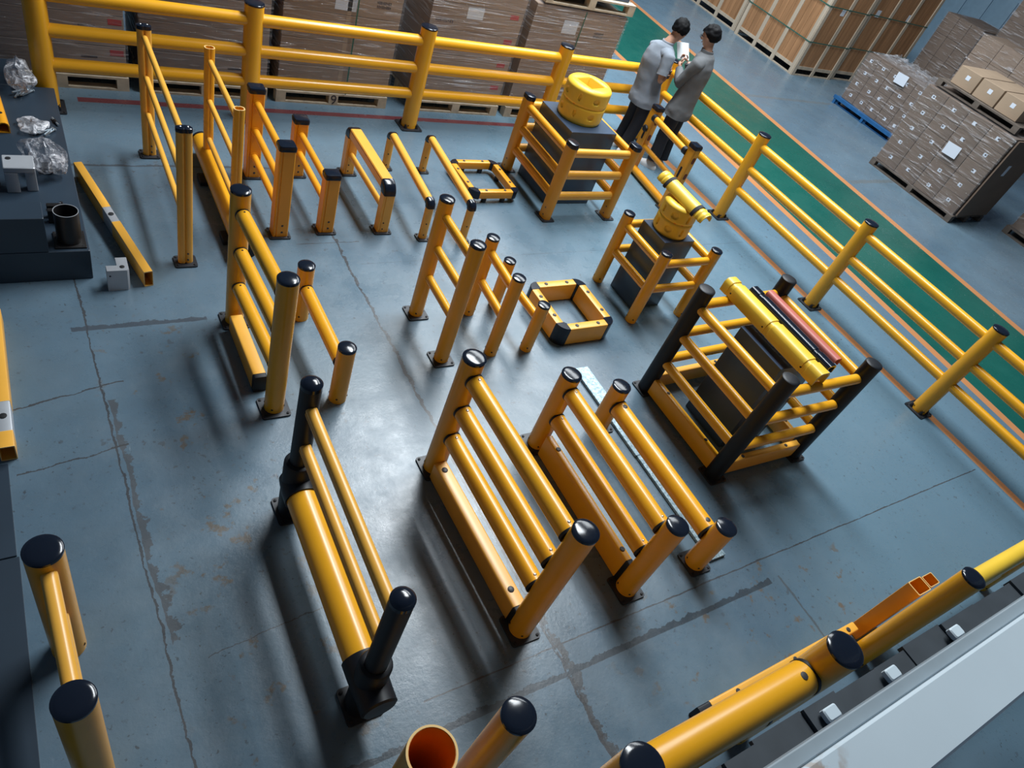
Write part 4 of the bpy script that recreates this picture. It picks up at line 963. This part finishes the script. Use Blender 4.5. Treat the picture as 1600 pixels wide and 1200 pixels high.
# ------------------------------------------------------------------ the two men
SKIN = mat('skin', (0.50, 0.28, 0.19), 0.5, var=.05); HAIR = mat('black_hair', (0.004, 0.004, 0.005), 0.65, spec=.15, bump=.2, bscale=50)
POLO = mat('light_grey_polo_cloth', (0.25, 0.285, 0.335), 0.8, var=.05, bump=.25, bscale=14); OVER = mat('dark_grey_overshirt_cloth', (0.135, 0.142, 0.150), 0.8, var=.06, bump=.35, bscale=12)
TROU = mat('navy_black_trousers', (0.010, 0.011, 0.018), 0.75, bump=.2, bscale=12); SHOE = mat('white_sneaker', (0.70, 0.72, 0.74), 0.5); LENS = mat('glasses_frame', (0.03, 0.03, 0.03), 0.3)
def skin_mesh(name, chains, m, parent, levels=2, org=None):
    """chains: list of [(pos, radius or (rx, ry)), ...]; equal positions are merged, so limbs branch off a continuous body"""
    org = Vector(root_of(parent).location); vid = {}; verts = []; rad = []; edges = []
    for ch in chains:
        prev = None
        for p, r in ch:
            k = tuple(round(c, 4) for c in p)
            if k not in vid: vid[k] = len(verts); verts.append(tuple(Vector(p) - org)); rad.append(r if isinstance(r, tuple) else (r, r))
            i = vid[k]
            if prev is not None and prev != i: edges.append((prev, i))
            prev = i
    me = bpy.data.meshes.new(name); me.from_pydata(verts, edges, []); o = bpy.data.objects.new(name, me); COL.objects.link(o); o.parent = parent
    me.materials.append(m); md = o.modifiers.new('Skin', 'SKIN'); md.use_smooth_shade = True
    sv = me.skin_vertices[0].data
    comp = list(range(len(verts)))
    def find(a):
        while comp[a] != a: a = comp[a]
        return a
    for a, b in edges: comp[find(a)] = find(b)
    seen = set()
    for i, r in enumerate(rad):
        sv[i].radius = r; c = find(i)
        if c not in seen: sv[i].use_root = True; seen.add(c)
    s = o.modifiers.new('Subdivision', 'SUBSURF'); s.levels = levels; s.render_levels = levels
    return o
def lerp(a, b, t): return tuple(Vector(a).lerp(Vector(b), t))
def ellipsoid(name, c, ax, m, parent, n=24, rows=14, clip=None, wob=0.0, seed=0):
    """ax: three axis vectors (scaled)"""
    c = Vector(c); A = [Vector(a) for a in ax]; b = B(); rings = []
    for k in range(rows + 1):
        ph = -PI / 2 + PI * k / rows; ring = []
        for i in range(n):
            th = 2 * PI * i / n; u = Vector((math.cos(ph) * math.cos(th), math.cos(ph) * math.sin(th), math.sin(ph)))
            if clip: u = clip(u)
            w = 1 + wob * noise.noise(u * 3.2 + Vector((seed, 0, 0)))
            ring.append(c + (A[0] * u.x + A[1] * u.y + A[2] * u.z) * w)
        rings.append(ring)
    return b.loft(rings).build(name, m, parent, angle=80)
def hand(parent, wrist, fwd, side, up, m=SKIN, s=1.0, curl=0.5):
    """palm with five separate fingers; fwd = along the hand, side = towards the thumb, up = back of the hand"""
    w, f, sd, u = Vector(wrist), Vector(fwd).normalized(), Vector(side).normalized(), Vector(up).normalized()
    ch = [[(tuple(w), (.024, .017)), (tuple(w + f * .04 * s), (.034, .015)), (tuple(w + f * .085 * s), (.036, .013))]]
    for k, (off, L) in enumerate(((.027, .068), (.009, .078), (-.009, .072), (-.026, .055))):
        p0 = w + f * .075 * s + sd * off; p1 = p0 + (f * math.cos(curl * .4) - u * math.sin(curl * .4)) * L * .45 * s; p2 = p1 + (f * math.cos(curl) - u * math.sin(curl)) * L * .32 * s; p3 = p2 + (f * math.cos(curl * 1.7) - u * math.sin(curl * 1.7)) * L * .25 * s
        ch.append([(tuple(p0), .0095), (tuple(p1), .009), (tuple(p2), .0085), (tuple(p3), .007)])
    q0 = w + f * .025 * s + sd * .024; q1 = q0 + (f * .6 + sd * .7 - u * .2).normalized() * .04 * s; q2 = q1 + (f * .85 + sd * .2 - u * .4).normalized() * .032 * s
    ch.append([(tuple(q0), .012), (tuple(q1), .010), (tuple(q2), .008)])
    return skin_mesh('hand', ch, m, parent, 1)
def tube_rings(pts, m=None):
    """pts: [(centre, a, b, axis_a, axis_b)]; elliptical rings with cloth rumples"""
    rings = []; fine = []
    for p, q in zip(pts[:-1], pts[1:]):
        for k in range(4):
            f = k / 4; fine.append((Vector(p[0]).lerp(Vector(q[0]), f), p[1] + (q[1] - p[1]) * f, p[2] + (q[2] - p[2]) * f, p[3].lerp(q[3], f).normalized(), p[4].lerp(q[4], f).normalized()))
    fine.append(pts[-1])
    for k, (c, a, b, A, Bx) in enumerate(fine):
        c = Vector(c); ring = []
        for i in range(36):
            th = 2 * PI * i / 36; u = A * math.cos(th) * a + Bx * math.sin(th) * b
            w = 1 + .06 * noise.noise(c * 5 + u * 9) + .045 * noise.noise(Vector((c.x * 9, c.y * 9, c.z * 16)) + u * 22 + Vector((u.z * 8, u.x * 14, 0)))
            ring.append(c + u * w)
        rings.append(ring)
    return rings
def limb(b, ps, S, F):
    """cloth sleeve or leg through joints ps = [(pos, radius)]"""
    pts = []
    fine = []
    for (p, r), (q, r2) in zip(ps[:-1], ps[1:]):
        for k in range(2): fine.append((Vector(p).lerp(Vector(q), k / 2), r + (r2 - r) * k / 2))
    fine.append((Vector(ps[-1][0]), ps[-1][1]))
    for k, (p, r) in enumerate(fine):
        d = (fine[min(k + 1, len(fine) - 1)][0] - fine[max(k - 1, 0)][0]).normalized()
        A = (S - d * S.dot(d)); A = A.normalized() if A.length > .2 else (F - d * F.dot(d)).normalized()
        pts.append((p, r, r, A, d.cross(A).normalized()))
    b.loft(tube_rings(pts))
def man(label, base, J, face, shirt, hem, sleeve, sock, hairk, lookdown, shoes):
    """J: joint positions; face: horizontal look direction"""
    t = thing('person', label, 'person', base)
    F = Vector((face[0], face[1], 0)).normalized(); S = Vector((F.y, -F.x, 0))         # S: the person's right
    hd = Vector(J['head']); hf = (F + Vector((0, 0, -lookdown))).normalized(); hu = S.cross(hf).normalized()
    hips, waist, chest, neck = J['hip'], J['waist'], J['chest'], J['neck']
    ntop = lerp(neck, tuple(hd - hu * .06), .6)
    body = [[(hips, .09), (waist, .085), (chest, .09), (lerp(chest, neck, .75), .07), (neck, .066), (ntop, .064), (tuple(hd - hu * .06 + hf * .012), .088), (tuple(hd + hu * .005), .112), (tuple(hd + hu * .075 - hf * .005), .098), (tuple(hd + hu * .115 - hf * .01), .05)],
            [(tuple(hd - hu * .02 + hf * .075), .03), (tuple(hd - hu * .024 + hf * .125), .015)],
            [(tuple(hd - hu * .085 + hf * .055), .038), (tuple(hd - hu * .11 + hf * .078), .026)]]
    for sd in ('L', 'R'):
        body.append([(lerp(chest, neck, .75), .07), (J[sd + 'sh'], .05), (lerp(J[sd + 'sh'], J[sd + 'el'], .5), .045), (J[sd + 'el'], .043), (lerp(J[sd + 'el'], J[sd + 'wr'], .35), .043), (J[sd + 'wr'], .029)])
        body.append([(hips, .09), (J[sd + 'hp'], .065), (J[sd + 'kn'], .05), (lerp(J[sd + 'kn'], J[sd + 'an'], .35), .05), (J[sd + 'an'], .04)])
    skin_mesh('body', body, SKIN, t, 2)
    for s in (1, -1): ellipsoid('ear', hd + S * s * .093 - hu * .012 - hf * .005, (S * .012, hf * .022, hu * .035), SKIN, t, 12, 8)
    for s in (1, -1): ellipsoid('eye', hd + S * s * .034 + hf * .098 + hu * .006, (S * .014, hf * .008, hu * .008), HOLE, t, 10, 6)
    ellipsoid('mouth', hd + hf * .094 - hu * .066, (S * .025, hf * .012, hu * .006), mat('lips', (.36, .14, .11), .5), t, 10, 6)
    def clip(u):
        v = u.copy(); fr = v.y
        lim = hairk if fr < -.1 else (hairk + (.34 - hairk) * min(1, (fr + .1) / .55))
        if v.z < lim: v.z = lim + (v.z - lim) * .10
        return v
    ellipsoid('hair', hd + hu * .026 - hf * .016, (S * .110, hf * .124, hu * .122), HAIR, t, 44, 28, clip, .12, hairk * 9)
    g = B()
    for s in (1, -1):
        c = hd + hf * .113 + S * s * .036 + hu * .006
        pts = [c + S * math.cos(a) * .026 + hu * math.sin(a) * .019 for a in [2 * PI * k / 12 for k in range(12)]]
        for k in range(12): g.sweep(circ(.0028, 5), pts[k], pts[(k + 1) % 12])
        g.sweep(circ(.0028, 5), c + S * s * .026, hd + S * s * .098 + hu * .004)
    g.sweep(circ(.0028, 5), hd + hf * .115 + S * .011 + hu * .008, hd + hf * .115 - S * .011 + hu * .008); g.build('glasses', LENS, t)
    # shirt: torso lofted along the spine, then the two sleeves
    up = (Vector(neck) - Vector(chest)).normalized(); b = B()
    def ax(d): d = Vector(d).normalized(); return S, d.cross(S).normalized()
    wa, wb, ha, hb = hem[1]
    sp = [(hem[0], ha, hb), (lerp(hem[0], hips, .5), ha * .99, hb), (hips, (ha + wa) / 2, (hb + wb) / 2), (waist, wa, wb), (lerp(waist, chest, .5), wa * 1.03, wb), (chest, wa * 1.10, wb * 1.02), (lerp(chest, neck, .35), wa * 1.14, wb * .98), (lerp(chest, neck, .60), wa * 1.02, wb * .86), (lerp(chest, neck, .80), wa * .78, wb * .80), (lerp(chest, neck, .97), .090, .084)]
    rr = []
    for k, (c, a_, b_) in enumerate(sp):
        d = Vector(sp[min(k + 1, len(sp) - 1)][0]) - Vector(sp[max(k - 1, 0)][0]); A, Bx = ax(d); rr.append((c, a_, b_, A, Bx))
    b.loft(tube_rings(rr))
    for sd in ('L', 'R'):
        sh0 = lerp(J[sd + 'sh'], lerp(chest, neck, .62), .8)
        ps = [(sh0, .10), (lerp(sh0, J[sd + 'sh'], .5), .095), (J[sd + 'sh'], .088), (lerp(J[sd + 'sh'], J[sd + 'el'], .5), .074)]
        if sleeve == 'short': ps.append((lerp(J[sd + 'sh'], J[sd + 'el'], .70), .076))
        else: ps += [(J[sd + 'el'], .070), (lerp(J[sd + 'el'], J[sd + 'wr'], .5), .062), (lerp(J[sd + 'el'], J[sd + 'wr'], .90), .05)]
        limb(b, ps, S, F)
    b.build('shirt', shirt, t, angle=70)
    B().lathe([(.070, -.02), (.088, -.018), (.082, .034), (.072, .036), (.066, -.01)], lerp(chest, neck, .97), up, 24).build('collar', shirt, t)
    b = B(); hw = Vector(J['Rhp']) - Vector(J['Lhp'])
    pel = [(lerp(hips, waist, .6), .150, .115), (hips, .152, .115), (lerp(J['Lhp'], J['Rhp'], .5), .152, .115), (tuple(Vector(lerp(J['Lhp'], J['Rhp'], .5)) - Vector((0, 0, .09))), .12, .09)]
    b.loft(tube_rings([(c, a_, b_, S, F) for c, a_, b_ in pel]))
    for sd in ('L', 'R'):
        hp = Vector(J[sd + 'hp']); limb(b, [(tuple(hp + Vector((0, 0, .03))), .085), (J[sd + 'hp'], .094), (lerp(J[sd + 'hp'], J[sd + 'kn'], .5), .094), (J[sd + 'kn'], .088), (lerp(J[sd + 'kn'], J[sd + 'an'], .92), .084)], S, F)
    b.build('trousers', TROU, t, angle=70)
    for sd in ('L', 'R'):
        a = Vector(J[sd + 'an']); fd = Vector(shoes[sd] + (0,)).normalized(); sv = Vector((fd.y, -fd.x, 0)); rings = []
        for z, k in ((0.0, 1.0), (0.03, 1.02), (0.055, .92), (0.085, .62), (.10, .45)):
            ring = []
            for i in range(20):
                th = 2 * PI * i / 20; x = math.cos(th) * (.150 if z < .06 else .105) * k; y = math.sin(th) * .055 * k
                ring.append(Vector((a.x, a.y, z)) + fd * (x + (.055 if z < .06 else .025)) + sv * y)
            rings.append(ring)
        B().loft(rings).build('shoe', SHOE, t, angle=60)
    return t, F, S
# man in the light polo, leaning in from the left
t1, F, S = man('man in light grey polo shirt leaning over to look at the paper', (7.17, 7.08, 0),
    dict(head=(7.27, 7.10, 1.70), neck=(7.165, 7.11, 1.52), chest=(7.11, 7.11, 1.26), waist=(7.12, 7.11, 1.03), hip=(7.15, 7.09, 0.88),
         Rsh=(7.12, 6.94, 1.40), Rel=(7.08, 6.87, 1.10), Rwr=(7.21, 6.90, 1.22), Lsh=(7.14, 7.27, 1.40), Lel=(7.16, 7.31, 1.10), Lwr=(7.32, 7.22, 1.14),
         Rhp=(7.15, 7.00, 0.82), Rkn=(7.15, 7.00, 0.46), Ran=(7.10, 7.00, 0.09), Lhp=(7.16, 7.18, 0.82), Lkn=(7.17, 7.18, 0.46), Lan=(7.13, 7.20, 0.09)),
    (0.92, 0.35), POLO, ((7.17, 7.085, 0.72), (.188, .140, .226, .186)), 'short', None, -.62, 0.45, {'L': (1, .2), 'R': (1, -.1)})
hand(t1, (7.21, 6.90, 1.22), (.45, .6, .5), (.1, -.2, .95), (.3, -.9, .1), curl=.9); hand(t1, (7.32, 7.22, 1.14), (.9, -.3, .2), (.1, .1, .95), (.2, .9, .1), curl=.8)
b = B()                                       # printed characters on the sleeve
for (u, v, w, h) in ((0, .035, .05, .010), (-.008, .018, .010, .03), (.012, .016, .012, .028), (0, -.004, .045, .009), (0, -.03, .05, .010), (-.006, -.05, .012, .03), (.014, -.048, .010, .034)):
    c = Vector((7.125, 6.885 - .078, 1.25)); fx = Vector((.95, -.05, .1)); b.loft([[c + fx * (u + a * w) + Vector((0, k, v + d * h)) for a, d in ((-.5, -.5), (.5, -.5), (.5, .5), (-.5, .5))] for k in (-.004, .004)])
pr = b.build('sleeve_print', INK, t1, smooth=False); pr['kind'] = 'stuff'
# man in the dark overshirt holding the paper
t2, F, S = man('man in dark grey long-sleeved overshirt holding up the white paper', (7.42, 6.68, 0),
    dict(head=(7.45, 6.74, 1.80), neck=(7.47, 6.69, 1.63), chest=(7.48, 6.665, 1.36), waist=(7.475, 6.665, 1.10), hip=(7.46, 6.67, 0.94),
         Lsh=(7.31, 6.60, 1.49), Lel=(7.27, 6.72, 1.19), Lwr=(7.36, 6.92, 1.31), Rsh=(7.60, 6.79, 1.50), Rel=(7.62, 6.93, 1.24), Rwr=(7.54, 6.985, 1.37),
         Lhp=(7.37, 6.63, 0.88), Lkn=(7.37, 6.65, 0.49), Lan=(7.36, 6.62, 0.09), Rhp=(7.54, 6.70, 0.88), Rkn=(7.55, 6.70, 0.49), Ran=(7.57, 6.66, 0.09)),
    (-0.45, 0.90), OVER, ((7.45, 6.67, 0.78), (.20, .145, .230, .178)), 'long', None, -.70, 0.35, {'L': (-.5, .86), 'R': (-.1, 1)})
hand(t2, (7.36, 6.92, 1.31), (.35, .55, .6), (.3, -.2, .9), (-.7, .3, .2), curl=.8); hand(t2, (7.54, 6.985, 1.37), (-.55, .55, .35), (-.2, -.3, .9), (.6, .6, .2), curl=.9)
pv = [Vector(p) for p in ((7.395, 7.055, 1.365), (7.545, 6.985, 1.385), (7.52, 7.10, 1.56), (7.365, 7.165, 1.54))]
nn = (pv[1] - pv[0]).cross(pv[3] - pv[0]).normalized() * .001
o = B().loft([[p + nn for p in pv], [p - nn for p in pv]]).build('paper_sheet', mat('bright_paper', (.82, .88, .90), .6), smooth=False, loc=(7.46, 7.07, 1.46)); tag(o, 'small white sheet of paper held up between the two men', 'paper')
